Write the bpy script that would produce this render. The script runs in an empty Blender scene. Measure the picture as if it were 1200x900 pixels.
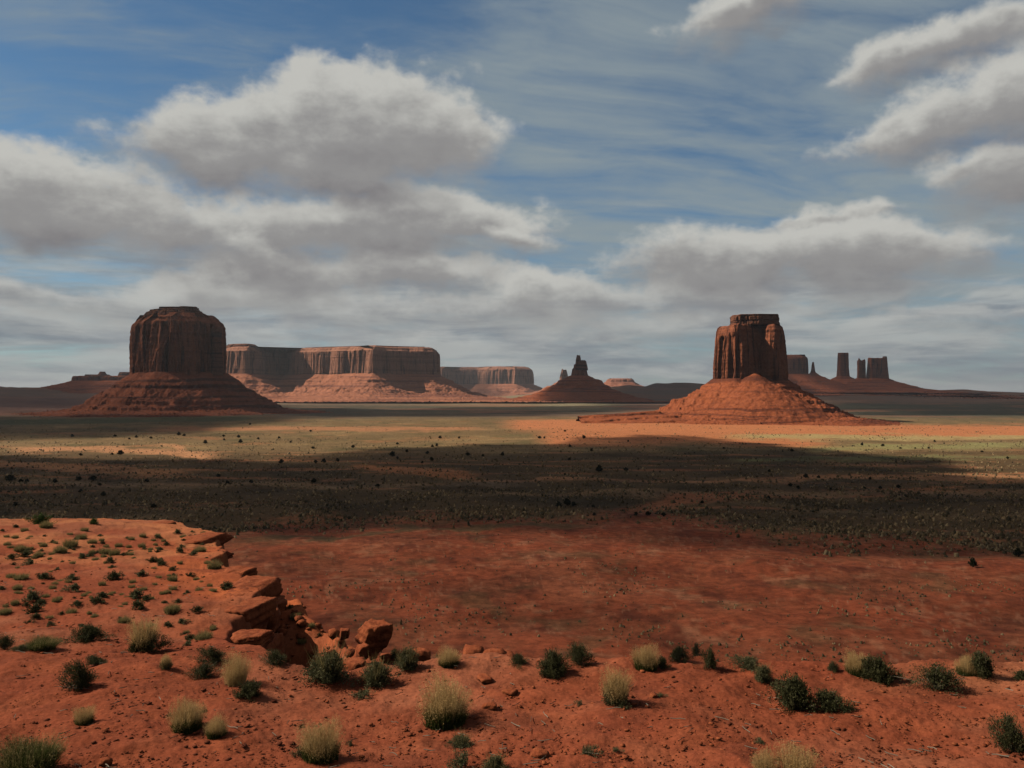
import bpy, bmesh, math, random
import numpy as np
from mathutils import Vector, Matrix

# ------------------------------------------------------------------ camera
CAMZ, F, HY = 75.0, 940.0, 460.0          # eye height over the valley, focal length and horizon (1200 x 900 grid)
scene = bpy.context.scene
COL = scene.collection
cam = bpy.data.cameras.new('camera')
cam.sensor_width = 36.0
cam.lens = 36.0 * F / 1200.0
cam.clip_start = 0.1
cam.clip_end = 120000.0
camo = bpy.data.objects.new('camera', cam)
COL.objects.link(camo)
camo.location = (0, 0, CAMZ)
camo.rotation_euler = (math.radians(90) + math.atan((HY - 450) / F), 0, 0)
scene.camera = camo

# ------------------------------------------------------------------ sun, exposure
SUN_EL, SUN_AZ = math.radians(40), math.radians(-81)      # azimuth clockwise from +Y: the sun stands at the left
SUNV = np.array([math.sin(SUN_AZ) * math.cos(SUN_EL), math.cos(SUN_AZ) * math.cos(SUN_EL), math.sin(SUN_EL)])
SUN_POWER = 4.9
SKY_STRENGTH = 0.1
CLOUD_GAIN = 0.72
HAZE_DENSITY = 1.9e-5
sl = bpy.data.lights.new('sun', 'SUN')
sl.energy = SUN_POWER
sl.angle = math.radians(0.5)
sl.color = (1.0, 0.88, 0.72)
so = bpy.data.objects.new('sun', sl)
COL.objects.link(so)
so.rotation_euler = Vector(SUNV).to_track_quat('Z', 'Y').to_euler()
so.location = (-50, 0, 200)
vs = scene.view_settings
vs.view_transform = 'Standard'
vs.look = 'None'
vs.exposure = 0.0
vs.gamma = 1.0
vs.use_curve_mapping = False
scene.cycles.use_denoising = True
scene.cycles.max_bounces = 5
scene.cycles.diffuse_bounces = 0
scene.cycles.volume_bounces = 0
scene.cycles.transparent_max_bounces = 12


# ------------------------------------------------------------------ node expressions
class E:
    """a socket (or number) that can be written in formulas"""
    nt = None

    def __init__(s, v): s.v = v

    @staticmethod
    def put(inp, v):
        v = v.v if isinstance(v, E) else v
        if isinstance(v, bpy.types.NodeSocket):
            E.nt.links.new(v, inp)
        else:
            inp.default_value = v

    @staticmethod
    def m(op, a, b=0.0, c=None, clamp=False):
        n = E.nt.nodes.new('ShaderNodeMath')
        n.operation = op
        n.use_clamp = clamp
        E.put(n.inputs[0], a)
        E.put(n.inputs[1], b)
        if c is not None: E.put(n.inputs[2], c)
        return E(n.outputs[0])

    def __add__(s, o): return E.m('ADD', s, o)
    __radd__ = __add__
    def __sub__(s, o): return E.m('SUBTRACT', s, o)
    def __rsub__(s, o): return E.m('SUBTRACT', o, s)
    def __mul__(s, o): return E.m('MULTIPLY', s, o)
    __rmul__ = __mul__
    def __truediv__(s, o): return E.m('DIVIDE', s, o)
    def __rtruediv__(s, o): return E.m('DIVIDE', o, s)


def e_max(a, b): return E.m('MAXIMUM', a, b)
def e_min(a, b): return E.m('MINIMUM', a, b)


def sstep(x, a, b, lo=0.0, hi=1.0):
    n = E.nt.nodes.new('ShaderNodeMapRange')
    n.interpolation_type = 'SMOOTHSTEP'
    E.put(n.inputs['Value'], x)
    for k, v in (('From Min', a), ('From Max', b), ('To Min', lo), ('To Max', hi)):
        E.put(n.inputs[k], v)
    return E(n.outputs[0])


def vec(x, y, z=0.0):
    n = E.nt.nodes.new('ShaderNodeCombineXYZ')
    for i, v in enumerate((x, y, z)): E.put(n.inputs[i], v)
    return E(n.outputs[0])


def sep(v):
    n = E.nt.nodes.new('ShaderNodeSeparateXYZ')
    E.put(n.inputs[0], v)
    return E(n.outputs[0]), E(n.outputs[1]), E(n.outputs[2])


def vmath(op, a, b=None):
    n = E.nt.nodes.new('ShaderNodeVectorMath')
    n.operation = op
    E.put(n.inputs[0], a)
    if b is not None:
        E.put(n.inputs['Scale'] if op == 'SCALE' else n.inputs[1], b)
    return E(n.outputs['Value'] if op in ('LENGTH', 'DOT_PRODUCT') else n.outputs[0])


def noise(v, scale, detail=4.0, rough=0.55, dist=0.0, color=False, lac=2.0):
    n = E.nt.nodes.new('ShaderNodeTexNoise')
    n.noise_dimensions = '3D'
    E.put(n.inputs['Vector'], v)
    n.inputs['Scale'].default_value = scale
    n.inputs['Detail'].default_value = detail
    n.inputs['Roughness'].default_value = rough
    n.inputs['Lacunarity'].default_value = lac
    n.inputs['Distortion'].default_value = dist
    return E(n.outputs['Color'] if color else n.outputs[0])


def mixc(f, a, b):
    n = E.nt.nodes.new('ShaderNodeMix')
    n.data_type = 'RGBA'
    E.put(n.inputs[0], f)
    for i, v in ((6, a), (7, b)):
        if isinstance(v, tuple) and len(v) == 3: v = v + (1,)
        E.put(n.inputs[i], v)
    return E(n.outputs[2])


def mulc(a, k):
    return vmath('SCALE', a, k)


# ------------------------------------------------------------------ world: physical sky and cloud decks by direction
world = bpy.data.worlds.new('World')
scene.world = world
world.use_nodes = True
nt = world.node_tree
nt.nodes.clear()
E.nt = nt


def ang(px, py):
    t = (px - 600) / F
    return math.atan(t), math.atan((HY - py) / F / math.sqrt(1 + t * t))


# cumulus clouds, far ones first: each a heap of (centre, half sizes, tilt) in the 1200 x 900 grid of directions
CLOUDS = [
    [(250, 398, 230, 22, 0), (60, 392, 120, 20, 0)],
    [(560, 412, 210, 18, 0), (760, 388, 150, 20, 0)],
    [(1080, 404, 150, 16, 0), (1150, 370, 110, 14, 0)],
    [(420, 368, 240, 26, 0), (560, 372, 110, 22, 0)],
    [(110, 356, 140, 20, 0), (250, 350, 130, 26, 2)],
    [(480, 328, 110, 32, -3), (350, 330, 120, 24, 0)],
    [(690, 362, 150, 30, 5), (640, 345, 70, 26, 3), (810, 366, 120, 24, 0)],
    [(960, 262, 100, 14, 0)],
    [(430, 282, 190, 38, -2), (540, 260, 115, 33, -8), (330, 282, 110, 34, 5)],
    [(70, 246, 140, 50, 2), (180, 282, 100, 30, -6), (30, 205, 100, 28, 2)],
    [(370, 170, 180, 62, 3), (280, 190, 105, 50, 0), (410, 118, 110, 48, 8), (490, 172, 95, 44, -8), (390, 222, 140, 32, -3)],
    [(850, 318, 155, 36, 4), (1000, 314, 140, 42, 0), (915, 292, 130, 30, -4)],
    [(1190, 226, 90, 36, 4), (1150, 205, 60, 20, 4)],
    [(1165, 132, 120, 36, 14), (1080, 160, 92, 20, 6), (1235, 112, 100, 50, 8)],
    [(1140, 52, 110, 26, 9), (1060, 78, 55, 18, 12)],
    [(885, 8, 100, 24, 10)],
    [(608, 287, 44, 20, -6)],
]


def build_world():
    tc = nt.nodes.new('ShaderNodeTexCoord')
    d = vmath('NORMALIZE', E(tc.outputs['Generated']))
    x, y, z = sep(d)
    az = E.m('ARCTAN2', x, y)
    el = E.m('ARCSINE', z)
    p0 = vec(az, el, 0.0)
    zz = e_max(z, 0.0) + 0.11
    deck = vec(x / zz, y / zz, 0.0)                                     # a level deck of cloud seen in perspective

    def warp(p):
        wl = vmath('SUBTRACT', noise(p, 6.5, 3.0, 0.5, color=True), (0.5, 0.5, 0.5))
        ws = vmath('SUBTRACT', noise(p, 24.0, 5.0, 0.62, color=True), (0.5, 0.5, 0.5))
        pw = vmath('ADD', p, vmath('MULTIPLY', wl, (0.120, 0.062, 0.0)))
        pw = vmath('ADD', pw, vmath('MULTIPLY', ws, (0.048, 0.026, 0.0)))
        fb = noise(vmath('MULTIPLY', p, (1.0, 1.5, 1.0)), 8.0, 9.0, 0.59)
        return pw, (fb - 0.5) * 1.6

    def heap(pw, blobs, shade):
        best = sw = syl = None
        for (cx, cy, hx, hy, tilt) in blobs:
            a, e = ang(cx, cy)
            mp = nt.nodes.new('ShaderNodeMapping')
            mp.vector_type = 'TEXTURE'
            E.put(mp.inputs['Vector'], pw)
            mp.inputs['Location'].default_value = (a, e, 0)
            mp.inputs['Rotation'].default_value = (0, 0, math.radians(tilt))
            mp.inputs['Scale'].default_value = (hx / F * 1.15, hy / F * 1.15, 1)
            q = E(mp.outputs[0])
            f = (1.0 - vmath('LENGTH', q)) * (0.30 + 0.70 * min(1.15, hy / 50.0))
            best = f if best is None else E.m('SMOOTH_MAX', best, f, 0.2)
            if shade:
                _, qy, _ = sep(q)
                w = e_max(f + 0.6, 0.0)
                w = w * w
                sw = w if sw is None else sw + w
                syl = w * qy if syl is None else syl + w * qy
        return best, (syl / (sw + 0.000001) if shade else None)

    pw1, fb1 = warp(p0)
    pw2, fb2 = warp(vmath('ADD', p0, (-0.012, 0.018, 0.0)))
    fine = noise(vmath('MULTIPLY', p0, (1.0, 1.9, 1.0)), 20.0, 7.0, 0.62)
    g = CLOUD_GAIN / SKY_STRENGTH
    far = sstep(z, 0.15, 0.02)

    base_lit = 0.55 + (fb1 - fb2) * 0.50 + (fine - 0.5) * 0.55

    def shaded(d1, yl):
        soft = sstep(yl, 0.40, -0.45, 0.36, 0.85)                        # crisp tops, ragged soft bases
        a1 = sstep(d1, -0.12, soft - 0.12)
        rim = sstep(d1, 0.65, 0.05)
        lit = base_lit + yl * 0.60 + rim * 0.14
        lit = E.m('MULTIPLY', lit, 1.0, clamp=True)
        cc = mixc(sstep(lit, 0.0, 0.55), (0.250 * g, 0.238 * g, 0.252 * g), (0.385 * g, 0.378 * g, 0.375 * g))
        return a1, mixc(sstep(lit, 0.5, 1.05), cc, (0.74 * g, 0.735 * g, 0.69 * g))

    sk = nt.nodes.new('ShaderNodeTexSky')
    sk.sky_type = 'NISHITA'
    sk.sun_disc = False
    sk.sun_elevation = SUN_EL
    sk.sun_rotation = SUN_AZ
    sk.altitude = 1600
    sk.air_density = 1.0
    sk.dust_density = 0.8
    sk.ozone_density = 1.6
    base = vmath('MULTIPLY', E(sk.outputs[0]), (0.52, 0.70, 0.74))
    # thin high cirrus, drawn out in long wisps
    dx, dy, _ = sep(deck)
    wv = noise(deck, 0.9, 3.0, 0.5, color=True)
    wx, wy_, _ = sep(wv)
    c1 = noise(vec(dx * 0.50 + dy * 0.22 + wx * 0.9, dy * 1.6 - dx * 0.42 + wy_ * 0.7), 2.4, 10.0, 0.62, 0.2)
    c2 = noise(deck, 0.8, 6.0, 0.58)
    left = sstep(x - z * 0.25, -0.42, -0.05)
    cir = sstep(c1 * 0.75 + c2 * 0.55 + left * 0.10 - z * 0.30, 0.42, 0.82) * 0.94
    col = mixc(cir, base, (0.36 * g, 0.43 * g, 0.46 * g))
    # stratus towards the horizon, in long bars
    s1 = noise(vec(az * 1.0, el * 5.0), 5.0, 9.0, 0.60, 0.5)
    bars = sstep(s1 + sstep(z, 0.24, 0.06) * 0.21 - sstep(az, -0.25, 0.35) * 0.06, 0.50, 0.70) * sstep(z, 0.30, 0.10)
    s2 = noise(vec(az * 1.0, el * 7.0, 3.0), 6.0, 8.0, 0.62, 0.4)
    scol = mixc(sstep(s2, 0.34, 0.62), (0.295 * g, 0.335 * g, 0.385 * g), (0.61 * g, 0.635 * g, 0.62 * g))
    col = mixc(bars * 0.85, col, scol)
    # dark cloud added to the unseen sky overhead and behind, lowering the fill light
    oth = noise(deck, 0.9, 6.0, 0.6)
    co = mixc(sstep(oth, 0.35, 0.7), (0.11 * g, 0.105 * g, 0.11 * g), (0.26 * g, 0.255 * g, 0.25 * g))
    col = mixc(sstep(y, 0.55, 0.30) * sstep(oth, 0.22, 0.42) * 0.95, col, co)
    # the cumulus heaps, one behind the other
    for blobs in CLOUDS:
        h1, yl = heap(pw1, blobs, True)
        a1, cc = shaded(h1 + fb1, yl)
        cc = mixc(far * 0.6, cc, scol)
        col = mixc(a1 * (1.0 - far * 0.75), col, cc)
    bg = nt.nodes.new('ShaderNodeBackground')
    E.put(bg.inputs['Color'], col)
    bg.inputs['Strength'].default_value = SKY_STRENGTH
    out = nt.nodes.new('ShaderNodeOutputWorld')
    nt.links.new(bg.outputs[0], out.inputs['Surface'])


build_world()
try:
    world.cycles.sampling_method = 'MANUAL'
    world.cycles.sample_map_resolution = 512
except Exception:
    pass

# ------------------------------------------------------------------ numpy noise
_rng = np.random.RandomState(7)
_perm = np.concatenate([_rng.permutation(512)] * 3)
_grad = _rng.normal(size=(512, 3))
_grad /= np.linalg.norm(_grad, axis=1)[:, None]


_p32 = _perm.astype(np.int32)
_g32 = _grad.astype(np.float32)


def pnoise(x, y, z=0.0):
    """gradient noise; a plane of it when z is one number"""
    plane = np.ndim(z) == 0
    if plane:
        x = np.asarray(x, float) + float(z) * 57.31
        y = np.asarray(y, float) - float(z) * 31.77
        x, y = np.broadcast_arrays(x, y)
    else:
        x, y, z = np.broadcast_arrays(np.asarray(x, float), np.asarray(y, float), np.asarray(z, float))
    fx, fy = np.floor(x), np.floor(y)
    xi, yi = fx.astype(np.int32) & 511, fy.astype(np.int32) & 511
    xf, yf = (x - fx).astype(np.float32), (y - fy).astype(np.float32)
    q = lambda t: t * t * t * (t * (t * 6 - 15) + 10)
    u, v = q(xf), q(yf)
    if not plane:
        fz = np.floor(z)
        zi, zf = fz.astype(np.int32) & 511, (z - fz).astype(np.float32)
        w = q(zf)
    res = 0
    for i in (0, 1):
        hx = _p32[(xi + i) & 511]
        for j in (0, 1):
            hy = _p32[hx + ((yi + j) & 511)]
            wt = (u if i else 1 - u) * (v if j else 1 - v)
            if plane:
                g = _g32[hy]
                res = res + (g[..., 0] * (xf - i) + g[..., 1] * (yf - j)) * wt
            else:
                for k in (0, 1):
                    g = _g32[_p32[hy + ((zi + k) & 511)]]
                    res = res + (g[..., 0] * (xf - i) + g[..., 1] * (yf - j) + g[..., 2] * (zf - k)) * wt * (w if k else 1 - w)
    return res * (1.9 if plane else 1.5)


def fbm(x, y, z=0.0, o=4, g=0.5):
    s, a, f = 0, 1.0, 1.0
    for k in range(o):
        s = s + a * pnoise(x * f + 17.3 * k, y * f - 9.1 * k, z * f + 3.7 * k)
        a *= g
        f *= 2.03
    return s


def ss(x, a, b):
    t = np.clip((np.asarray(x, float) - a) / (b - a), 0, 1)
    return t * t * (3 - 2 * t)


def sdist(px, py, poly):
    """signed distance to a closed polygon, negative inside"""
    poly = np.asarray(poly, float)
    shp = px.shape
    px, py = px.ravel(), py.ravel()
    d = np.full(px.shape, 1e18)
    ins = np.zeros(px.shape, bool)
    n = len(poly)
    for i in range(n):
        a, b = poly[i], poly[(i + 1) % n]
        e = b - a
        wx, wy = px - a[0], py - a[1]
        t = np.clip((wx * e[0] + wy * e[1]) / (e @ e + 1e-12), 0, 1)
        d = np.minimum(d, (wx - e[0] * t) ** 2 + (wy - e[1] * t) ** 2)
        if a[1] != b[1]:
            c = ((a[1] > py) != (b[1] > py)) & (px < (b[0] - a[0]) * (py - a[1]) / (b[1] - a[1]) + a[0])
            ins ^= c
    d = np.sqrt(d)
    return np.where(ins, -d, d).reshape(shp)


# ------------------------------------------------------------------ terrain heights
def rimpt(px, py):
    D = 2.81 / ((py - HY) / F - 0.07)
    return ((px - 600) / F * D, D)


RIM = [(-80, 44)] + [rimpt(*q) for q in [(-150, 611), (0, 612), (130, 611), (200, 612), (228, 619), (256, 629), (261, 652), (252, 657),
       (277, 668), (306, 684), (301, 700), (268, 714), (262, 735), (300, 750), (318, 768), (345, 779), (400, 785), (440, 779), (500, 774),
       (560, 772), (620, 774), (700, 777), (780, 781), (860, 777), (900, 778), (1000, 776), (1100, 773), (1200, 769), (1500, 752)]] + \
      [(30, 16), (60, 0), (60, -60), (-80, -60)]
BENCH = [(-5.7, 17.3), (-5.1, 18.2), (-3.8, 16.3), (-3.0, 15.1), (-1.9, 13.2), (-1.2, 12.2), (-1.2, 10.4), (-4.0, 10.4), (-6.0, 15.0)]


def plateau(x, y):
    drop = 3.3 + 0.07 * (np.clip(y, -20, 60) - 7)
    z = CAMZ - drop
    z = z + 0.10 * pnoise(x / 3.1, y / 3.1) + 0.05 * pnoise(x / 1.1 + 5, y / 1.1)
    z = z - 0.22 * np.exp(-((y - 14.2 - 0.1 * x) / 1.6) ** 2) * ss(x, 0, -3)          # shallow dip before the bluff
    z = z + 0.35 * np.exp(-((y - 27) / 4.0) ** 2) * np.exp(-((x + 20) / 9.0) ** 2)
    return z


def cliff(e, scale=1.0, bluff=0.0):
    e = np.maximum(e, 0)
    return 0.7 * scale * (1 + bluff) * ss(e, 0.0, 0.25 + 0.1 * bluff) + 0.75 * e + 0.5 * np.maximum(e - 3.0, 0)


HILLS = [  # direction x on the grid, distance, height, half width on the grid, depth
    (800, 7600, 108, 120, 1500), (690, 7000, 40, 120, 1200), (20, 7400, 88, 260, 1800), (-260, 6000, 110, 200, 1800),
    (1000, 7600, 80, 130, 1300), (1130, 8200, 45, 110, 1500), (1500, 9000, 90, 260, 1800)]


def valley(x, y):
    r = np.hypot(x, y)
    s = x / np.maximum(y, 1.0)
    z = 25.0 * ss(r, 3000, 6500)
    z = z + 1.6 * pnoise(x / 60, y / 60) * ss(r, 150, 260) * ss(r, 1600, 600) + 0.5 * pnoise(x / 14, y / 14) * ss(r, 900, 300)
    z = z + 3.0 * pnoise(x / 420, y / 420) * ss(r, 700, 1500)
    # long swells and washes of the red flat
    z = z + (2.2 * np.abs(pnoise(x / 75 + 3, y / 95)) + 0.9 * np.abs(pnoise(x / 23, y / 23 + 8))) * ss(r, 520, 330) * ss(r, 60, 160)
    for (px, D, h, hw, dep) in HILLS:
        u = (s - (px - 600) / F) / (hw / F)
        v = (y - D) / dep
        b = np.exp(-(u * u) * 1.2 - v * v)
        z = z + np.where(y > 10, h * b * (1 + 0.25 * fbm(x / 500, y / 500, 1.0, 3)), 0)
    return z


def ground(x, y):
    x, y = np.broadcast_arrays(np.asarray(x, float), np.asarray(y, float))
    r = np.hypot(x, y)
    z = valley(x, y)
    near = r < 330
    if near.any():
        xn, yn = x[near], y[near]
        jig = 0.16 * fbm(xn / 1.4, yn / 1.4, 2.0, 3)
        e1 = sdist(xn, yn, RIM) + jig
        e2 = sdist(xn, yn, BENCH) + jig * 1.5
        p = plateau(xn, yn)
        lump = 0.10 * fbm(xn / 0.9, yn / 0.9, 5.0, 3)
        n1 = p - cliff(e1, 1.0, 0.9 * ss(xn, -3.2, -4.6)) + np.where(e1 > 0.1, lump, 0)
        hollow = 1.15 * np.exp(-(((xn + 4.3) * 0.9) ** 2 + ((yn - 14.6) * 0.62) ** 2) / 0.9)
        n2 = p - 0.50 - hollow - cliff(e2, 0.5) + lump * 1.3
        n = np.maximum(n1, n2)
        n = n + ss(e1, 6, 40) * 3 * fbm(xn / 20, yn / 20, 1.5, 3)
        zz = z.copy()
        # fan out to the valley floor
        k = 6.0
        hi = np.maximum(n, z[near])
        zz[near] = hi
        z = zz
    return z


def gz(x, y): return float(ground(np.array([x]), np.array([y]))[0])


def at(px, py):
    """the ground point seen in that direction"""
    dx, dz = (px - 600) / F, (HY - py) / F
    D = np.concatenate([np.arange(4, 40, 0.03), np.geomspace(40, 9000, 3000)])
    g = ground(dx * D, D)
    below = (CAMZ + dz * D) < g
    i = int(np.argmax(below)) if below.any() else len(D) - 1
    return Vector((dx * D[i], D[i], float(g[i])))


# ------------------------------------------------------------------ helpers for objects
def tag(o, label=None, cat=None, group=None, kind=None):
    if label: o['label'] = label
    if cat: o['category'] = cat
    if group: o['group'] = group
    if kind: o['kind'] = kind
    return o


def empty(name, loc, rz=0.0):
    o = bpy.data.objects.new(name, None)
    COL.objects.link(o)
    o.location = loc
    o.rotation_euler = (0, 0, rz)
    o.empty_display_size = 0.1
    return o


def mesh(name, v, f, mat=None, parent=None, smooth=False, loc=None, corners=None):
    """v: (N,3) array; f: (M,k) int array or list of arrays of equal-length faces"""
    me = bpy.data.meshes.new(name)
    v = np.asarray(v, np.float32)
    fs = [np.asarray(q, np.int32) for q in (f if isinstance(f, list) else [f]) if len(q)]
    me.vertices.add(len(v))
    me.vertices.foreach_set('co', v.ravel())
    loops = np.concatenate([q.ravel() for q in fs])
    tot = np.concatenate([np.full(len(q), q.shape[1], np.int32) for q in fs])
    me.loops.add(len(loops))
    me.loops.foreach_set('vertex_index', loops)
    me.polygons.add(len(tot))
    st = np.concatenate([[0], np.cumsum(tot)[:-1]]).astype(np.int32)
    me.polygons.foreach_set('loop_start', st)
    if smooth:
        me.polygons.foreach_set('use_smooth', np.ones(len(tot), bool))
    me.update(calc_edges=True)
    me.validate()
    if mat: me.materials.append(mat)
    o = bpy.data.objects.new(name, me)
    COL.objects.link(o)
    if parent: o.parent = parent
    if loc is not None: o.location = loc
    return o


def vcol(o, name, rgb):
    a = o.data.attributes.new(name, 'FLOAT_COLOR', 'POINT')
    c = np.ones((len(rgb), 4), np.float32)
    c[:, :3] = rgb
    a.data.foreach_set('color', c.ravel())


def copy_thing(o, parent=None):
    c = o.copy()
    COL.objects.link(c)
    if parent: c.parent = parent
    for ch in list(o.children): copy_thing(ch, c)
    return c


def material(name):
    m = bpy.data.materials.new(name)
    m.use_nodes = True
    m.node_tree.nodes.clear()
    E.nt = m.node_tree
    return m


def finish(col, rough=0.9, bump=None, bstr=0.5, bdist=0.1, trans=None, spec=0.15):
    n = E.nt.nodes.new('ShaderNodeBsdfPrincipled')
    E.put(n.inputs['Base Color'], col if isinstance(col, E) else tuple(col) + ((1,) if len(col) == 3 else ()))
    E.put(n.inputs['Roughness'], rough)
    n.inputs['Specular IOR Level'].default_value = spec
    if bump is not None:
        b = E.nt.nodes.new('ShaderNodeBump')
        b.inputs['Strength'].default_value = bstr
        b.inputs['Distance'].default_value = bdist
        E.put(b.inputs['Height'], bump)
        E.nt.links.new(b.outputs[0], n.inputs['Normal'])
    sh = n.outputs[0]
    if trans is not None:
        t = E.nt.nodes.new('ShaderNodeBsdfTranslucent')
        E.put(t.inputs['Color'], col if isinstance(col, E) else tuple(col) + (1,))
        mx = E.nt.nodes.new('ShaderNodeMixShader')
        mx.inputs[0].default_value = trans
        E.nt.links.new(sh, mx.inputs[1])
        E.nt.links.new(t.outputs[0], mx.inputs[2])
        sh = mx.outputs[0]
    o = E.nt.nodes.new('ShaderNodeOutputMaterial')
    E.nt.links.new(sh, o.inputs['Surface'])


def pos():
    return E(E.nt.nodes.new('ShaderNodeNewGeometry').outputs['Position'])


def island():
    return E(E.nt.nodes.new('ShaderNodeNewGeometry').outputs['Random Per Island'])


# ------------------------------------------------------------------ materials
M = {}
m = M['ground'] = material('desert_ground')
at_ = E.nt.nodes.new('ShaderNodeAttribute'); at_.attribute_name = 'soil'
av_ = E.nt.nodes.new('ShaderNodeAttribute'); av_.attribute_name = 'cover'
P = pos()
cover, near_, patch = sep(E(av_.outputs['Color']))
base = E(at_.outputs['Color'])
n1 = noise(P, 0.045, 8.0, 0.62)
n2 = noise(P, 1.6, 8.0, 0.65)
n3 = noise(P, 18.0, 8.0, 0.75)
n4 = noise(P, 0.24, 7.0, 0.70)
far_ = 1.0 - near_
k = 0.58 + n1 * 0.50 + (n2 - 0.5) * 0.65 + (n3 - 0.5) * 1.5 * near_ + (n4 - 0.5) * 2.0 * far_
col = mulc(base, k)
# crusted pale flecks and darker gravel close by
fl = sstep(noise(P, 34.0, 3.0, 0.6), 0.60, 0.72) * near_
col = mixc(fl * 0.45, col, (0.44, 0.15, 0.07))
dk = sstep(noise(P, 9.0, 5.0, 0.7), 0.58, 0.72) * near_
col = mixc(dk * 0.5, col, (0.17, 0.045, 0.025))
# shrubs too far off to tell apart: mottled dark cover
vn = noise(vmath('MULTIPLY', P, (1, 1, 0)), 0.22, 5.0, 0.75)
vm = sstep(vn + cover * 0.30, 0.52, 0.72) * cover
col = mixc(vm * 0.65, col, (0.066, 0.045, 0.022))
hgt = n2 * 0.5 + n3 * 0.12
finish(col, 0.95, hgt, 0.8, 0.12, spec=0.05)


def rock_material(name, c_pale, c_mid, c_dark, streak, strata, sc=1.0, loc=False):  # pale, middle and dark tones of the rock, mixed by noise
    m = M[name] = material(name)
    if loc:
        P = E(E.nt.nodes.new('ShaderNodeTexCoord').outputs['Object'])
    else:
        P = pos()
    x, y, z = sep(P)
    wob = noise(P, 0.010 * sc, 4.0, 0.6)
    zz = z + (wob - 0.5) * 18.0 / sc
    st = noise(vec(x * 0.0012 * sc, y * 0.0012 * sc, zz * 0.085 * sc), 1.0, 5.0, 0.6)
    vs_ = noise(vec(x * 0.055 * sc, y * 0.055 * sc, z * 0.0055 * sc), 1.0, 7.0, 0.62, 0.3)
    fn = noise(P, 0.14 * sc, 7.0, 0.68)
    c = mixc(sstep(fn, 0.3, 0.7), c_mid, c_pale)
    c = mixc(sstep(vs_, 0.50, 0.66) * streak, c, c_dark)
    c = mixc(sstep(st, 0.52, 0.60) * strata, c, c_dark)
    c = mixc(sstep(st, 0.45, 0.38) * strata * 0.5, c, c_pale)
    finish(c, 0.92, vs_ * 0.8 * streak + fn * 0.9 + st * strata * 0.8, 0.65, 5.0 / sc, spec=0.06)
    return m


rock_material('sandstone_cliff', (0.37, 0.128, 0.064), (0.24, 0.076, 0.040), (0.065, 0.025, 0.019), 0.9, 0.25)
rock_material('sandstone_cap', (0.24, 0.105, 0.064), (0.16, 0.062, 0.040), (0.06, 0.027, 0.023), 0.35, 0.9)
rock_material('talus_slope', (0.38, 0.115, 0.048), (0.25, 0.066, 0.029), (0.085, 0.028, 0.019), 0.35, 0.75)
rock_material('dark_talus', (0.29, 0.094, 0.048), (0.19, 0.056, 0.031), (0.07, 0.026, 0.019), 0.35, 0.8)  # darker copy of talus_slope: the left butte's shade put into the colour
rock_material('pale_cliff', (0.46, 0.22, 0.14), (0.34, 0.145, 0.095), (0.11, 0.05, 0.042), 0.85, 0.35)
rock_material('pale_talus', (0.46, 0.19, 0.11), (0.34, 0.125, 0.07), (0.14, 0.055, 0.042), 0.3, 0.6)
rock_material('ledge_rock', (0.36, 0.105, 0.043), (0.22, 0.053, 0.023), (0.075, 0.022, 0.014), 0.4, 0.7, sc=60.0, loc=True)


def leaf_material(name, cols, trans=0.25):
    m = M[name] = material(name)
    r = island()
    n = noise(E(E.nt.nodes.new('ShaderNodeTexCoord').outputs['Object']), 5.0, 3.0, 0.5)
    ramp = E.nt.nodes.new('ShaderNodeValToRGB')
    E.put(ramp.inputs[0], r * 0.65 + n * 0.7 - 0.17)
    el_ = ramp.color_ramp.elements
    while len(el_) < len(cols): el_.new(0.5)
    for i, c in enumerate(cols):
        el_[i].position = i / (len(cols) - 1)
        el_[i].color = tuple(c) + (1,)
    finish(E(ramp.outputs[0]), 0.75, trans=trans, spec=0.12)
    return m


leaf_material('dark_leaves', [(0.030, 0.033, 0.013), (0.066, 0.067, 0.027), (0.135, 0.128, 0.058)])
leaf_material('sage_leaves', [(0.055, 0.062, 0.026), (0.115, 0.115, 0.052), (0.21, 0.19, 0.10)])
leaf_material('green_leaves', [(0.030, 0.055, 0.012), (0.060, 0.105, 0.024), (0.11, 0.15, 0.05)])
leaf_material('green_blades', [(0.030, 0.045, 0.010), (0.070, 0.090, 0.022), (0.17, 0.165, 0.05)])
leaf_material('tan_stalks', [(0.42, 0.25, 0.09), (0.60, 0.39, 0.16), (0.74, 0.54, 0.27)], 0.35)
leaf_material('olive_stalks', [(0.15, 0.125, 0.045), (0.28, 0.22, 0.09), (0.44, 0.33, 0.15)], 0.3)
leaf_material('juniper_leaves', [(0.016, 0.020, 0.010), (0.028, 0.033, 0.016), (0.045, 0.05, 0.025)], 0.1)
leaf_material('scrub_leaves', [(0.040, 0.033, 0.017), (0.080, 0.062, 0.032), (0.22, 0.155, 0.08), (0.56, 0.40, 0.22)], 0.1)
leaf_material('bark', [(0.10, 0.075, 0.055), (0.20, 0.16, 0.12), (0.32, 0.27, 0.21)], 0.0)

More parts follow.
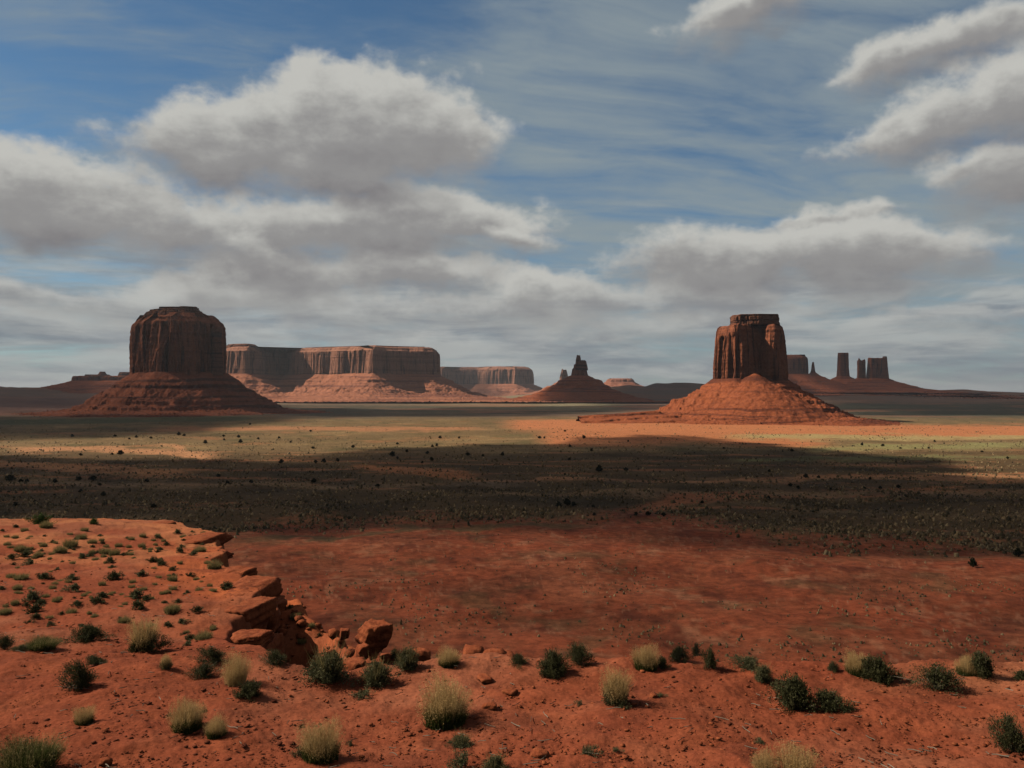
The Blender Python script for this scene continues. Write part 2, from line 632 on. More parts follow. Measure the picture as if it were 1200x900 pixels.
m = M['cloud'] = material('cloud_white')
P = pos()
cl_n = noise(P, 0.0035, 6.0, 0.62)
dif = E.nt.nodes.new('ShaderNodeBsdfDiffuse'); dif.inputs[0].default_value = (0.85, 0.85, 0.85, 1)
trl = E.nt.nodes.new('ShaderNodeBsdfTranslucent'); trl.inputs[0].default_value = (0.7, 0.7, 0.7, 1)
mx = E.nt.nodes.new('ShaderNodeMixShader'); mx.inputs[0].default_value = 0.35
E.nt.links.new(dif.outputs[0], mx.inputs[1]); E.nt.links.new(trl.outputs[0], mx.inputs[2])
trp = E.nt.nodes.new('ShaderNodeBsdfTransparent')
mx2 = E.nt.nodes.new('ShaderNodeMixShader')
oi = E.nt.nodes.new('ShaderNodeObjectInfo')
thin = E(oi.outputs['Alpha'])                    # how dense this cloud is
E.put(mx2.inputs[0], thin * sstep(cl_n, 0.34, 0.58, 0.72, 1.0))
E.nt.links.new(trp.outputs[0], mx2.inputs[1]); E.nt.links.new(mx.outputs[0], mx2.inputs[2])
o_ = E.nt.nodes.new('ShaderNodeOutputMaterial')
E.nt.links.new(mx2.outputs[0], o_.inputs['Surface'])


# ------------------------------------------------------------------ the ground, one sheet to the horizon
def ground_color(x, y, r, e_rim):
    N = len(x)
    red = np.array([0.275, 0.070, 0.032]); sand = np.array([0.53, 0.20, 0.086]); tan = np.array([0.38, 0.25, 0.115])
    olive = np.array([0.265, 0.172, 0.082]); dark = np.array([0.190, 0.108, 0.052]); far = np.array([0.21, 0.125, 0.085])
    dgreen = np.array([0.100, 0.085, 0.056]); orange = np.array([0.47, 0.125, 0.045])
    s = np.where(y > 1, x / np.maximum(y, 1), 0)
    PX = 600 + F * np.clip(s, -3, 3)
    L = lambda a, b, t: a * (1 - t)[:, None] + b * t[:, None]
    memo = {}

    def w(lx, k=0):
        if (lx, k) not in memo: memo[lx, k] = fbm(x / lx + k * 3.1, y / lx - k * 5.7, 0.5 + k, 4)
        return memo[lx, k]

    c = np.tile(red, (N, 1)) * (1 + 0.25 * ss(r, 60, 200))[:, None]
    # close by: red earth, brighter orange towards the bluff's rim
    near = ss(r, 120, 60)
    rim = ss(e_rim, -2.6, -0.3) * ss(r, 13, 18) * near * ss(x, 0.5, -2)
    c = L(c, orange, np.clip(rim * (0.8 + 0.5 * w(1.5)), 0, 1))
    flat = ss(y, 15, 24) * ss(x, -2, -6) * near * ss(w(2.6, 1) * 1.1 + (y - 21) * 0.10, -0.25, 0.45)
    c = L(c, sand * 0.92, np.clip(flat * 0.75, 0, 1))
    pale = ss(w(0.9, 2), 0.15, 0.7) * near * 0.35
    c = L(c, np.array([0.38, 0.105, 0.045]), pale)
    drk = ss(w(1.8, 3), 0.1, 0.6) * near * 0.35
    c = L(c, np.array([0.24, 0.055, 0.028]), drk)
    dust = ss(w(4.5, 5) + 0.5 * w(1.2, 6), -0.1, 0.9) * near
    c = L(c, np.array([0.35, 0.120, 0.062]), dust * 0.75)
    drift = ss(w(3.0, 8) * 0.6 + (x - 4.2) * 0.28 - np.abs(y - 10.0) * 0.12, 0.0, 0.9) * near
    c = L(c, np.array([0.42, 0.155, 0.075]), drift * 0.8)
    c = L(c, np.array([0.155, 0.042, 0.022]), ss(w(0.7, 7) + 0.5 * w(2.2, 9), 0.25, 0.9) * near * 0.55)
    # red flat under the overlook
    nv = 1 - near
    v1 = ss(w(45, 1), -0.3, 0.6) * nv
    c = L(c, np.array([0.36, 0.112, 0.054]), v1 * 0.85)
    v2 = ss(w(22, 4) + 0.35 * w(7, 5), 0.25, 0.75) * nv
    c = L(c, np.array([0.19, 0.052, 0.028]), v2 * 0.8)
    v3 = ss(w(26, 6) * 0.8 + 0.7 * w(7, 2), 0.35, 1.0) * nv
    c = L(c, np.array([0.48, 0.20, 0.105]), v3 * 0.65)
    c = L(c, dark * 1.2, ss(w(30, 8), 0.3, 0.8) * nv * 0.45)
    rill = ss(np.abs(fbm(x / 60 + 0.3 * w(22, 4), y / 42, 7.5, 4)), 0.055, 0.0) * nv
    c = L(c, np.array([0.15, 0.045, 0.026]), rill * 0.55)
    rill = ss(np.abs(fbm(x / 85 + 7 + 0.3 * w(22, 4), y / 70, 9.5, 4)), 0.035, 0.0) * nv
    c = L(c, np.array([0.50, 0.22, 0.12]), rill * 0.55)
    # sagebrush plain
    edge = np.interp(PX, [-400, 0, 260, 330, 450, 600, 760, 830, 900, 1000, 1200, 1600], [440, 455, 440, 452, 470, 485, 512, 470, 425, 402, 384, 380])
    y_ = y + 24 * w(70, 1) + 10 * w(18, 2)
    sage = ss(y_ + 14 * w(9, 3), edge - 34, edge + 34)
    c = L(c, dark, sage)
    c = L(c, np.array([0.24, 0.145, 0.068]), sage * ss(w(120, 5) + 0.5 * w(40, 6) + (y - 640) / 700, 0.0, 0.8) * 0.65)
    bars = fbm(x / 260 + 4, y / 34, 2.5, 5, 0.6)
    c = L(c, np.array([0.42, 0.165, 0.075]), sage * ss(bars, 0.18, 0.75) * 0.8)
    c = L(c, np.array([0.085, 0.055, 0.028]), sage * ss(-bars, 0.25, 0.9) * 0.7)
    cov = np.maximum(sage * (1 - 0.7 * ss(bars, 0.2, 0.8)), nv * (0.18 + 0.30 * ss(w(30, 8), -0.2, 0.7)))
    # thin strip of scrub ahead of the plain
    st = ss(np.abs(y_ - (edge - 36 - 20 * ss(PX, 500, 300))), 13, 5) * ss(PX, 240, 340) * ss(PX, 760, 620)
    c = L(c, dark * 1.3, st * 0.9); cov = np.maximum(cov, st * 0.8)
    # red washes crossing it
    def wash(pts, half, colr, amt, soft=0.6):
        nonlocal c, cov
        xs = [q[0] for q in pts]; D = [CAMZ * F / (q[1] - HY) for q in pts]
        yc = np.interp(PX, xs, D)
        dd = np.abs(y + 0.035 * y * w(90, 7) + 0.012 * y * w(22, 3) - yc) / (yc * half)
        t = ss(dd, 1 + soft, 1 - soft) * ss(PX, xs[0] - 25, xs[0] + 25) * ss(PX, xs[-1] + 30, xs[-1] - 30) * amt * (y > 1)
        t = np.clip(t * (1.25 + 0.5 * w(35, 4)), 0, 1)
        c = L(c, colr, t); cov = cov * (1 - t)
    wash([(-200, 539), (0, 542), (90, 549), (140, 551), (220, 556)], 0.045, np.array([0.40, 0.185, 0.085]), 0.85)
    wash([(420, 545), (450, 549), (500, 553), (560, 559)], 0.040, np.array([0.46, 0.18, 0.075]), 0.9)
    wash([(540, 561), (660, 563), (800, 562), (930, 561), (1100, 558), (1300, 557)], 0.020, np.array([0.42, 0.20, 0.095]), 0.8)
    wash([(-200, 566), (60, 568), (200, 566), (380, 570), (620, 566)], 0.028, np.array([0.30, 0.19, 0.105]), 0.55)
    wash([(560, 577), (760, 577), (1000, 580), (1250, 579)], 0.026, np.array([0.30, 0.17, 0.085]), 0.6)
    wash([(850, 588), (1000, 598), (1130, 603), (1300, 604)], 0.022, np.array([0.24, 0.155, 0.08]), 0.5)
    wash([(740, 596), (765, 590), (800, 584), (880, 580)], 0.050, np.array([0.42, 0.155, 0.07]), 0.9)
    wash([(960, 541), (1040, 545), (1160, 548)], 0.030, np.array([0.36, 0.17, 0.085]), 0.6)
    # grass and sand beyond
    g = ss(y + 60 * w(160, 2), 930, 1080)
    c = L(c, olive, g); cov = cov * (1 - g * 0.45)
    t = g * ss(w(130, 3) + 0.3 * w(40, 9), 0.0, 0.7)
    c = L(c, tan, t * 0.75)
    c = L(c, np.array([0.14, 0.115, 0.05]), g * ss(w(90, 6) + 0.5 * w(35, 8), 0.1, 0.8) * 0.75)
    c = L(c, np.array([0.42, 0.19, 0.085]), g * ss(w(150, 9) + 0.4 * w(45, 1), 0.25, 0.9) * 0.7)
    wash([(640, 512), (760, 509), (880, 511), (960, 513)], 0.17, sand, 1.0, 0.5)
    wash([(600, 497), (700, 497), (900, 500), (1010, 503), (1300, 505)], 0.16, sand * 1.08, 1.0, 0.5)
    wash([(180, 503), (300, 501), (420, 503), (560, 503)], 0.055, np.array([0.46, 0.21, 0.10]), 0.8)
    wash([(20, 526), (120, 526), (190, 530), (250, 533)], 0.045, np.array([0.52, 0.25, 0.12]), 0.9)
    wash([(190, 522), (205, 524), (225, 532), (240, 537)], 0.035, np.array([0.56, 0.27, 0.13]), 0.8)
    wash([(860, 512), (1000, 512), (1300, 512)], 0.05, np.array([0.46, 0.34, 0.15]), 0.8)
    wash([(950, 525), (1100, 522), (1300, 521)], 0.05, np.array([0.30, 0.27, 0.11]), 0.7)
    wash([(860, 538), (1000, 537), (1300, 534)], 0.03, np.array([0.20, 0.19, 0.08]), 0.6)
    # far floor
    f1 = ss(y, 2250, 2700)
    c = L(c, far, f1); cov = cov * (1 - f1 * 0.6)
    wash([(300, 482), (420, 481), (560, 480), (720, 477)], 0.27, dgreen, 0.9)
    wash([(930, 481), (1000, 480), (1100, 481), (1400, 482)], 0.30, dgreen * np.array([0.9, 1.0, 1.0]), 0.95)
    wash([(270, 471), (400, 470), (560, 472), (720, 474)], 0.28, np.array([0.30, 0.25, 0.15]), 0.9)
    c = L(c, np.array([0.34, 0.15, 0.085]), f1 * ss(fbm(x / 900, y / 420, 3.5, 5, 0.6), 0.05, 0.6) * 0.7)
    wash([(300, 466), (560, 466), (700, 467)], 0.30, np.array([0.40, 0.20, 0.125]), 0.7)
    wash([(-100, 497), (120, 493), (300, 490)], 0.10, np.array([0.12, 0.115, 0.055]), 0.8)
    wash([(-100, 478), (60, 478), (160, 478)], 0.25, np.array([0.19, 0.095, 0.07]), 0.8)
    c = np.where((y < 0)[:, None], red[None] * 0.9, c)
    return np.clip(c, 0.01, 0.8), np.clip(cov, 0, 1), ss(r, 70, 25), np.zeros(N)


def build_ground():
    R = [2.0]
    while R[-1] < 46000:
        r = R[-1]
        f = 0.0045 if 6 < r < 13 else 0.0075 if r < 36 else 0.02 if r < 36 else 0.05 if r < 170 else 0.0125 if r < 1300 else 0.02
        R.append(r * (1 + f))
    R = np.array(R)
    A = np.radians(np.concatenate([np.linspace(-180, -44, 70, endpoint=False), np.linspace(-44, 44, 1150, endpoint=False), np.linspace(44, 180, 70, endpoint=False)]))
    nA, nR = len(A), len(R)
    rr, aa = np.meshgrid(R, A, indexing='ij')
    x, y = rr * np.sin(aa), rr * np.cos(aa)
    z = ground(x, y)
    e = np.full(x.shape, -5.0)
    nr = rr < 60
    e[nr] = sdist(x[nr], y[nr], RIM)
    # clods and pebbly crust on the near ground
    close = (rr < 40)
    zc = 0.026 * fbm(x[close] / 0.40, y[close] / 0.40, 0.3, 5, 0.55) - 0.016 * np.abs(fbm(x[close] / 0.16, y[close] / 0.16, 0.9, 3)) * ss(fbm(x[close] / 1.7, y[close] / 1.7, 0.9, 2), -0.3, 0.5)
    z[close] += zc
    V = np.stack([x, y, z], -1).reshape(-1, 3)
    i, j = np.meshgrid(np.arange(nR - 1), np.arange(nA), indexing='ij')
    j2 = (j + 1) % nA
    Fq = np.stack([i * nA + j, (i + 1) * nA + j, (i + 1) * nA + j2, i * nA + j2], -1).reshape(-1, 4)[:, ::-1]
    c0 = len(V)
    V = np.vstack([V, [[0, 0, gz(0, 0)]]])
    jj = np.arange(nA)
    Ft = np.stack([np.full(nA, c0), jj, (jj + 1) % nA], -1)[:, ::-1]
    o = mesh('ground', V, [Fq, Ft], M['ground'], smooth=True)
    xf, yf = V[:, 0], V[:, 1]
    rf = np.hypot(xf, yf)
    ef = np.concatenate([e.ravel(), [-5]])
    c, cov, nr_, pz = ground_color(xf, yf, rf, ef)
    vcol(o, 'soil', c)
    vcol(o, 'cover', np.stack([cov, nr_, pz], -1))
    tag(o, kind='structure')


build_ground()


# ------------------------------------------------------------------ buttes and mesas
def resample(poly, step):
    poly = np.asarray(poly, float)
    q = np.vstack([poly, poly[:1]])
    L = np.concatenate([[0], np.cumsum(np.linalg.norm(np.diff(q, axis=0), axis=1))])
    n = max(24, int(L[-1] / step))
    t = np.linspace(0, L[-1], n, endpoint=False)
    return np.stack([np.interp(t, L, q[:, 0]), np.interp(t, L, q[:, 1])], -1)


def smooth_loop(p, k):
    for _ in range(k):
        p = 0.25 * np.roll(p, 1, 0) + 0.5 * p + 0.25 * np.roll(p, -1, 0)
    return p


def cliff_mesh(name, poly, prof, step, col_w, depth, mat, parent, rows, soft=4, seed=0.0, rough=0.35, dome=0.0, notch=0.0):
    """a wall round a plan outline: prof = [(z, inset)] bottom to top; columns and clefts cut in by noise"""
    p = smooth_loop(resample(poly, step), soft)
    tn = np.roll(p, -1, 0) - np.roll(p, 1, 0)
    nrm = np.stack([tn[:, 1], -tn[:, 0]], -1)
    area = 0.5 * np.sum(p[:, 0] * np.roll(p[:, 1], -1) - np.roll(p[:, 0], -1) * p[:, 1])
    if area < 0: nrm = -nrm
    nrm = smooth_loop(nrm, 3)
    nrm /= np.linalg.norm(nrm, axis=1)[:, None] + 1e-9
    pz = np.array([q[0] for q in prof]); pin = np.array([q[1] for q in prof])
    zs = np.interp(np.linspace(0, 1, rows), np.linspace(0, 1, len(pz)), pz) if len(pz) == rows else \
        np.unique(np.concatenate([np.linspace(pz[0], pz[-1], rows), pz]))
    n = len(p)
    h = pz[-1] - pz[0]
    rings = []
    for z in zs:
        t = (z - pz[0]) / h
        ins = np.interp(z, pz, pin)
        x, y = p[:, 0] / col_w, p[:, 1] / col_w
        zw = np.full(n, z / (col_w * 13))
        zn = np.full(n, z)
        a = pnoise(x * 0.45 + seed, y * 0.45, zw * 0.5)
        b = pnoise(x + 7 + seed, y, zw)
        c = pnoise(x * 2.3 + 3 + seed, y * 2.3, zw * 1.6)
        d = fbm(x * 5.1 + seed, y * 5.1, zn / (col_w * 0.9), 3)
        ridge = -np.clip(0.30 - np.abs(b), 0, 1) * 3.8 - np.clip(0.24 - np.abs(c), 0, 1) * 1.9
        strat = pnoise(x * 0.12 + seed, y * 0.12, zn / (h * 0.035)) * 0.09
        low = pnoise(x * 0.33 + 9 + seed, y * 0.33, zw * 0.3)
        top_ = 0.78 + 0.14 * pnoise(x * 0.8 + 31 + seed, y * 0.8, zw * 0.2)
        arch = 1.0 - 0.9 * ss(t - top_, -0.02, 0.10)
        disp = depth * (1.15 * a + 0.9 * low + ridge * (0.35 + 1.1 * ss(low + 0.6 * a, 0.25, -0.35)) * arch + rough * 0.28 * d + strat)
        q = p + nrm * (disp - ins)[:, None]
        zz = np.full(n, z)
        if z > pz[0] + 0.5 * h:
            zz = zz + ss(t, 0.8, 1.0) * notch * h * fbm(p[:, 0] / (col_w * 1.3) + seed, p[:, 1] / (col_w * 1.3), 4.0, 3)
        rings.append(np.column_stack([q, zz]))
    cen = rings[-1].mean(0)
    zt = rings[-1][:, 2]
    for k in (0.93, 0.8, 0.55, 0.25):
        q = rings[len(zs) - 1].copy()
        q[:, :2] = cen[:2] + (q[:, :2] - cen[:2]) * k
        q[:, 2] = cen[2] * (1 - k) + zt * k + dome * (1 - k) * (1 + 0.6 * pnoise(q[:, 0] / col_w, q[:, 1] / col_w, 9.0))
        rings.append(q)
    V = np.vstack(rings + [[[cen[0], cen[1], cen[2] + dome]]])
    nr = len(rings)
    i, j = np.meshgrid(np.arange(nr - 1), np.arange(n), indexing='ij')
    j2 = (j + 1) % n
    Fq = np.stack([i * n + j, i * n + j2, (i + 1) * n + j2, (i + 1) * n + j], -1).reshape(-1, 4)
    jj = np.arange(n)
    Ft = np.stack([np.full(n, len(V) - 1), (nr - 1) * n + jj, (nr - 1) * n + (jj + 1) % n], -1)
    if area < 0: Fq, Ft = Fq[:, ::-1], Ft[:, ::-1]
    return mesh(name, V, [Fq, Ft], mat, parent)


def talus_mesh(name, poly, prof, step, mat, parent, amp, seed=0.0, extra=None):
    """debris slope: height by distance from the cliff's outline, gullied by noise"""
    poly = np.asarray(poly, float)
    wd = prof[-1][0]
    x0, y0 = poly.min(0) - wd * 1.25
    x1, y1 = poly.max(0) + wd * 1.25
    nx, ny = int((x1 - x0) / step) + 1, int((y1 - y0) / step) + 1
    X, Y = np.meshgrid(np.linspace(x0, x1, nx), np.linspace(y0, y1, ny), indexing='ij')
    d = sdist(X, Y, poly)
    L = amp
    dn = d + ss(d, 0, wd * 0.3) * (L * 0.9 * fbm(X / (L * 3.6) + seed, Y / (L * 3.6), 0.5, 4) + L * 0.22 * np.abs(fbm(X / (L * 1.2), Y / (L * 1.2) + seed, 1.5, 3)))
    pd = np.array([q[0] for q in prof]); pz = np.array([q[1] for q in prof])
    dn = dn + ss(d, 0, wd * 0.2) * 0.35 * L * np.round(2.5 * pnoise(X / (L * 1.5) + seed, Y / (L * 1.5), 4.0)) / 2.5
    z = np.interp(np.maximum(dn, 0), pd, pz)
    rub = np.clip(fbm(X / (L * 0.30), Y / (L * 0.30), seed + 6, 3) - 0.25, 0, 1) * ss(fbm(X / (L * 3), Y / (L * 3), seed + 3, 2), -0.2, 0.5)
    z = z + L * 0.30 * rub * ss(d, 0, L)
    z = z + L * 0.09 * fbm(X / (L * 0.55), Y / (L * 0.55), seed, 4) * ss(d, -L, L)
    if extra is not None: z = np.maximum(z, extra(X, Y))
    g = valley(X, Y)
    keep = z > g - 1.5
    z = np.where(keep, z, g - 3.0)
    V = np.stack([X, Y, z], -1).reshape(-1, 3)
    i, j = np.meshgrid(np.arange(nx - 1), np.arange(ny - 1), indexing='ij')
    a = i * ny + j
    Fq = np.stack([a, a + ny, a + ny + 1, a + 1], -1).reshape(-1, 4)
    kf = keep.ravel()
    inner = (d < -step * 4).ravel()
    Fq = Fq[(kf[Fq].any(1)) & ~(inner[Fq].all(1))]
    used = np.unique(Fq)
    mp = np.zeros(len(V), int); mp[used] = np.arange(len(used))
    return mesh(name, V[used], mp[Fq], mat, parent, smooth=False)


def butte(name, label, cat, px, D, outline, base_y, prof, talus, talus_step, step, col_w, depth, cap=None, group=None, amp=None,
          seed=0.0, rows=70, soft=4, notch=0.0, dome=0.0, rough=0.35, extra=None, tpoly=None, mats=('sandstone_cliff', 'talus_slope')):
    """everything measured on the photograph's grid at distance D: outline [(right, away)], prof [(y, inset)], talus [(out, y)]"""
    k = D / F
    cx = (px - 600) * k
    zof = lambda yy: CAMZ + (HY - yy) * k
    poly = [(cx + a * k, D + b * k) for a, b in outline]
    g0 = float(valley(np.array([cx]), np.array([D]))[0])
    root = empty(name, (cx, D, g0))
    tag(root, label, cat, group)
    inv = Vector((-cx, -D, -g0))
    pr = [(zof(base_y + 3), -0.0)] + [(zof(a), b * k) for a, b in prof]
    parts = [cliff_mesh('cliff', poly, pr, step * k, col_w * k, depth * k, M[mats[0]], root, rows, soft, seed, rough, dome * k, notch)]
    if cap:
        for cpoly, cprof in cap:
            pc = [(cx + a * k, D + b * k) for a, b in cpoly]
            parts.append(cliff_mesh('caprock', pc, [(zof(a), b * k) for a, b in cprof], step * k, col_w * 0.6 * k, depth * 0.5 * k, M['sandstone_cap'],
                                    root, max(14, rows // 3), 2, seed + 2, 0.6, 0.0, notch * 0.5))
    if talus:
        tp = [(cx + a * k, D + b * k) for a, b in (tpoly or outline)]
        parts.append(talus_mesh('talus', tp, [(a * k, zof(b)) for a, b in talus], talus_step * k, M[mats[1]], root, (amp or 9) * k, seed, extra))
    for o in parts: o.location = inv
    return root


# the near butte on the left
butte('butte', 'broad dark rounded butte with fluted cliffs on a stepped slope, large one at left', 'butte', 205, 2975,
      [(-57, 14), (-47, -8), (-40, -12), (-24, -36), (-16, -36), (1, -54), (16, -48), (40, -30), (53, -8), (57, 12), (48, 40), (10, 58), (-36, 46)], 440,
      [(438, 0), (420, 0.6), (400, 1.5), (388, 2.2), (382, 3.2), (379, 5.0), (375.5, 10), (374, 10.6), (369, 18)],
      [(0, 437), (8, 443), (15, 447), (21, 452), (22, 455), (31, 461), (40, 466), (47, 469.5), (48, 472.5), (58, 476), (59, 478.5), (72, 481), (90, 482.8), (112, 484.0), (130, 486)],
      0.75, 0.34, 8.0, 6.4, cap=[([(-34, -4), (-25, -22), (0, -31), (22, -24), (36, -6), (28, 24), (0, 31), (-27, 22)], [(371, 0), (367, 2.5), (365.5, 6), (364, 6.5), (362.5, 15)]),
                                ([(-17, -8), (-5, -13), (14, -12), (25, -8), (24, 8), (0, 13), (-17, 8)], [(365, -1.5), (362.5, -0.5), (362, -1), (360.2, 0)]),
                                ([(47, -8), (50, -14), (55, -13), (57, -6), (53, -2)], [(440, -2.0), (420, -0.8), (400, -0.4), (390, -0.6), (386, -0.4), (384, 1.2)])],
      seed=1.0, rows=110, soft=4, notch=0.012, amp=8, mats=('sandstone_cliff', 'dark_talus'))

# the near butte on the right, with its low spur running out to the left
def spur(X, Y):
    k = 2150 / F
    ax, ay, bx, by = (760 - 600) * k, 2060, (628 - 600) * k * 0.96, 2020
    t = np.clip(((X - ax) * (bx - ax) + (Y - ay) * (by - ay)) / ((bx - ax) ** 2 + (by - ay) ** 2), 0, 1)
    d = np.hypot(X - (ax + t * (bx - ax)), Y - (ay + t * (by - ay)))
    d = d + 16 * fbm(X / 60, Y / 60, 3.0, 4)
    hh = 28 - 19 * t
    return hh - d * 0.16 + 3.5 * ss(np.sin(d * 0.11 + 1), 0.2, 0.8) - 3.5


def cone(X, Y):
    k = 2150 / F
    cx, cy = (874 - 600) * k, 2150 - 34 * k
    d = np.hypot(X - cx, (Y - cy) * 0.9)
    return CAMZ + (HY - 437) * k - d * 0.62 + 2.6 * fbm(X / 22, Y / 22, 6.0, 4) * ss(d, 0, 40)


butte('butte', 'tall square-topped butte with one sunlit orange side on a broad orange slope, right of centre', 'butte', 878, 2150,
      [(-42, 8), (-36, -14), (-26, -36), (-20, -34), (6, -19), (9, -22), (12, -29), (20, -32), (33, -24), (40, -14), (43, 2), (36, 30), (6, 40), (-32, 32)], 445,
      [(443, -0.5), (425, 0), (410, 1.2), (396, 2.2), (388, 3.2), (384, 4.5), (382, 7)],
      [(0, 444), (6, 449), (13, 453), (14, 456), (26, 462), (27, 464.5), (38, 469), (39, 472), (52, 477.5), (53, 480.5), (68, 485.5), (69, 487), (88, 490.2), (112, 492.8), (130, 495)],
      0.85, 0.30, 9.5, 4.2, cap=[([(-22, -8), (-18, -22), (4, -25), (26, -22), (33, -8), (30, 22), (-18, 22)], [(384, 0), (381, -0.8), (378, 0.0), (377.5, 1.2), (376, 0.0), (373, 0.2), (372.5, 1.2), (370, 1.0)])],
      seed=4.0, rows=110, soft=5, notch=0.012, amp=8, extra=lambda X, Y: np.maximum(spur(X, Y), cone(X, Y)))

# the long mesa in the middle distance
butte('mesa', 'long flat-topped red mesa with sunlit cliffs, between the two large buttes', 'mesa', 385, 5600,
      [(-135, 30), (-127, 6), (-112, -8), (-92, -14), (-82, -8), (-79, 22), (-66, 50), (-59, 38), (-48, 22), (-30, 16), (-14, 8), (0, 6), (10, -4), (24, -10), (34, -20), (48, -28), (58, -34),
       (66, -16), (82, -2), (98, 2), (112, 2), (122, 10), (127, 24), (122, 80), (-20, 110), (-130, 90)], 439,
      [(437, -0.5), (430, 0), (418, 0.5), (411.5, 1.2), (410.5, 3), (409, 4.5), (408, 5), (406.3, 8)],
      [(0, 438), (8, 443), (15, 446), (16, 448), (26, 453), (38, 459), (52, 463), (75, 466.5), (110, 469)],
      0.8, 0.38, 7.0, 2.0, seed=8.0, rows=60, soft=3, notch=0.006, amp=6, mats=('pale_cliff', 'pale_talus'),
      cap=[([(-128, 20), (-118, 6), (-100, 0), (-92, 4), (-90, 24), (-110, 40)], [(407, -1), (404, 0.5), (403.6, 2), (402.3, 4)]),
           ([(-40, 40), (-10, 22), (30, 6), (55, -10), (66, 0), (100, 16), (112, 20), (108, 60), (-30, 80)], [(408, -2), (406.6, 0), (406, 1), (405, 2)])])

butte('mesa', 'distant hazy blue-grey mesa behind the right end of the long red mesa', 'mesa', 570, 10500,
      [(-90, 20), (-60, 6), (-52, -2), (-38, 12), (-12, 12), (0, -4), (20, -10), (34, -14), (46, -4), (54, 6), (56, 30), (20, 60), (-90, 70)], 452,
      [(450, -0.3), (442, 0), (436, 0.8), (433, 2), (431, 5), (429.5, 9)],
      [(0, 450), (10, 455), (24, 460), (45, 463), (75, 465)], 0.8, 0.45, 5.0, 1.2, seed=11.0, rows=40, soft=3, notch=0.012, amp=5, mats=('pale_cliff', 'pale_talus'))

butte('spire', 'dark jagged rock spire on a cone of debris, near the middle of the horizon', 'rock spire', 679, 5200,
      [(-11, 2), (-8, -6), (2, -7), (10, -4), (11, 3), (4, 8), (-6, 8)], 441,
      [(440, 0), (436, 1.0), (433, 1.6), (431, 4.0), (428, 4.6)],
      [(0, 440), (7, 444), (14, 446), (15, 448), (26, 455), (40, 461), (58, 466), (80, 470)], 0.6, 0.30, 4.0, 1.2,
      cap=[([(-5, 0), (-4, -4), (4, -5), (9, -2), (8, 4), (-2, 5)], [(434, -1), (428, 0), (426, 0.8), (424, 1.0), (422.5, 2)]),
           ([(-4, 0), (-3, -3), (1, -3), (2.5, 0), (1, 3), (-3, 2)], [(428, -0.5), (422, 0), (419, 0.6), (416.5, 1.3)])],
      seed=14.0, rows=40, soft=2, notch=0.12, amp=4)

butte('pinnacle', 'small pale pink pinnacle peeking out just left of the jagged spire', 'rock pinnacle', 661, 9000,
      [(-6, 2), (-4, -3), (3, -3), (6, 0), (3, 4), (-4, 4)], 447, [(446, 0), (440, 1.2), (436, 2.6), (433.5, 3.6)],
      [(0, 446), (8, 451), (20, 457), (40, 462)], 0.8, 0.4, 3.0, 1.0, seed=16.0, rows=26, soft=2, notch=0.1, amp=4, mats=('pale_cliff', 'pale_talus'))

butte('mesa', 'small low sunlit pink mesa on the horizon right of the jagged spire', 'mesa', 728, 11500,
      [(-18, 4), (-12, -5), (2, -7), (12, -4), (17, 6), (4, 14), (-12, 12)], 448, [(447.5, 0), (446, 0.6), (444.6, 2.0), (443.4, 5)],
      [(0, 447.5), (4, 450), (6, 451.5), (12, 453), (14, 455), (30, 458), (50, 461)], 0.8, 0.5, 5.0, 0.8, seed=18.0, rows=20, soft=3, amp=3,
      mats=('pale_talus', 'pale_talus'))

butte('mesa', 'low dark ragged mesa in haze behind the left flank of the broad left butte', 'mesa', 118, 6800,
      [(-38, 6), (-30, -3), (-14, -5), (0, -4), (14, -7), (40, -6), (44, 6), (20, 20), (-24, 18)], 447,
      [(446, 0), (443, 0.3), (441.5, 1.0), (440.5, 2.5)],
      [(0, 446), (8, 449), (24, 453), (50, 458), (90, 463)], 0.8, 0.45, 6.0, 1.0,
      cap=[([(-20, 0), (-8, -4), (6, -4), (10, 4), (-10, 6)], [(442, -1), (440, 0), (438.8, 2)]),
           ([(-2, 0), (0, -2), (4, -2), (6, 1), (2, 3)], [(440, -2), (437.5, 0), (435.5, 1)]),
           ([(20, -1), (26, -4), (44, -4), (46, 4), (24, 5)], [(442, -1), (438, 0.5), (436, 2)])],
      seed=20.0, rows=26, soft=3, notch=0.04, amp=5)

TG = 'rock towers on the hazy ridge'
butte('mesa', 'blue-grey block of rock just behind the right edge of the square-topped butte', 'mesa', 930, 7000,
      [(-20, 2), (-14, -6), (0, -7), (10, -6), (17.5, -2), (18, 6), (0, 14), (-16, 10)], 439,
      [(438, -0.3), (428, 0.2), (421, 0.6), (419, 1.4), (417, 4.5), (415.6, 8)],
      [(0, 438), (10, 442), (24, 447), (25, 448.5), (50, 455), (80, 461), (120, 466)], 0.9, 0.40, 4.5, 1.0, group=TG, seed=23.0, rows=36, soft=3, notch=0.01, amp=5)
butte('spire', 'thin needle of rock standing alone beside the blue-grey block', 'rock spire', 953, 7000,
      [(-2.6, 0), (-1.5, -2), (1.5, -2), (2.6, 0), (1, 2), (-1.5, 2)], 438, [(437, -1), (434, 0), (428, 0.7), (424.5, 1.6)],
      [(0, 436), (5, 440), (14, 444), (22, 447), (40, 453), (70, 460)], 0.8, 0.3, 2.0, 0.45, group=TG, seed=25.0, rows=26, soft=1, notch=0.04, amp=3)
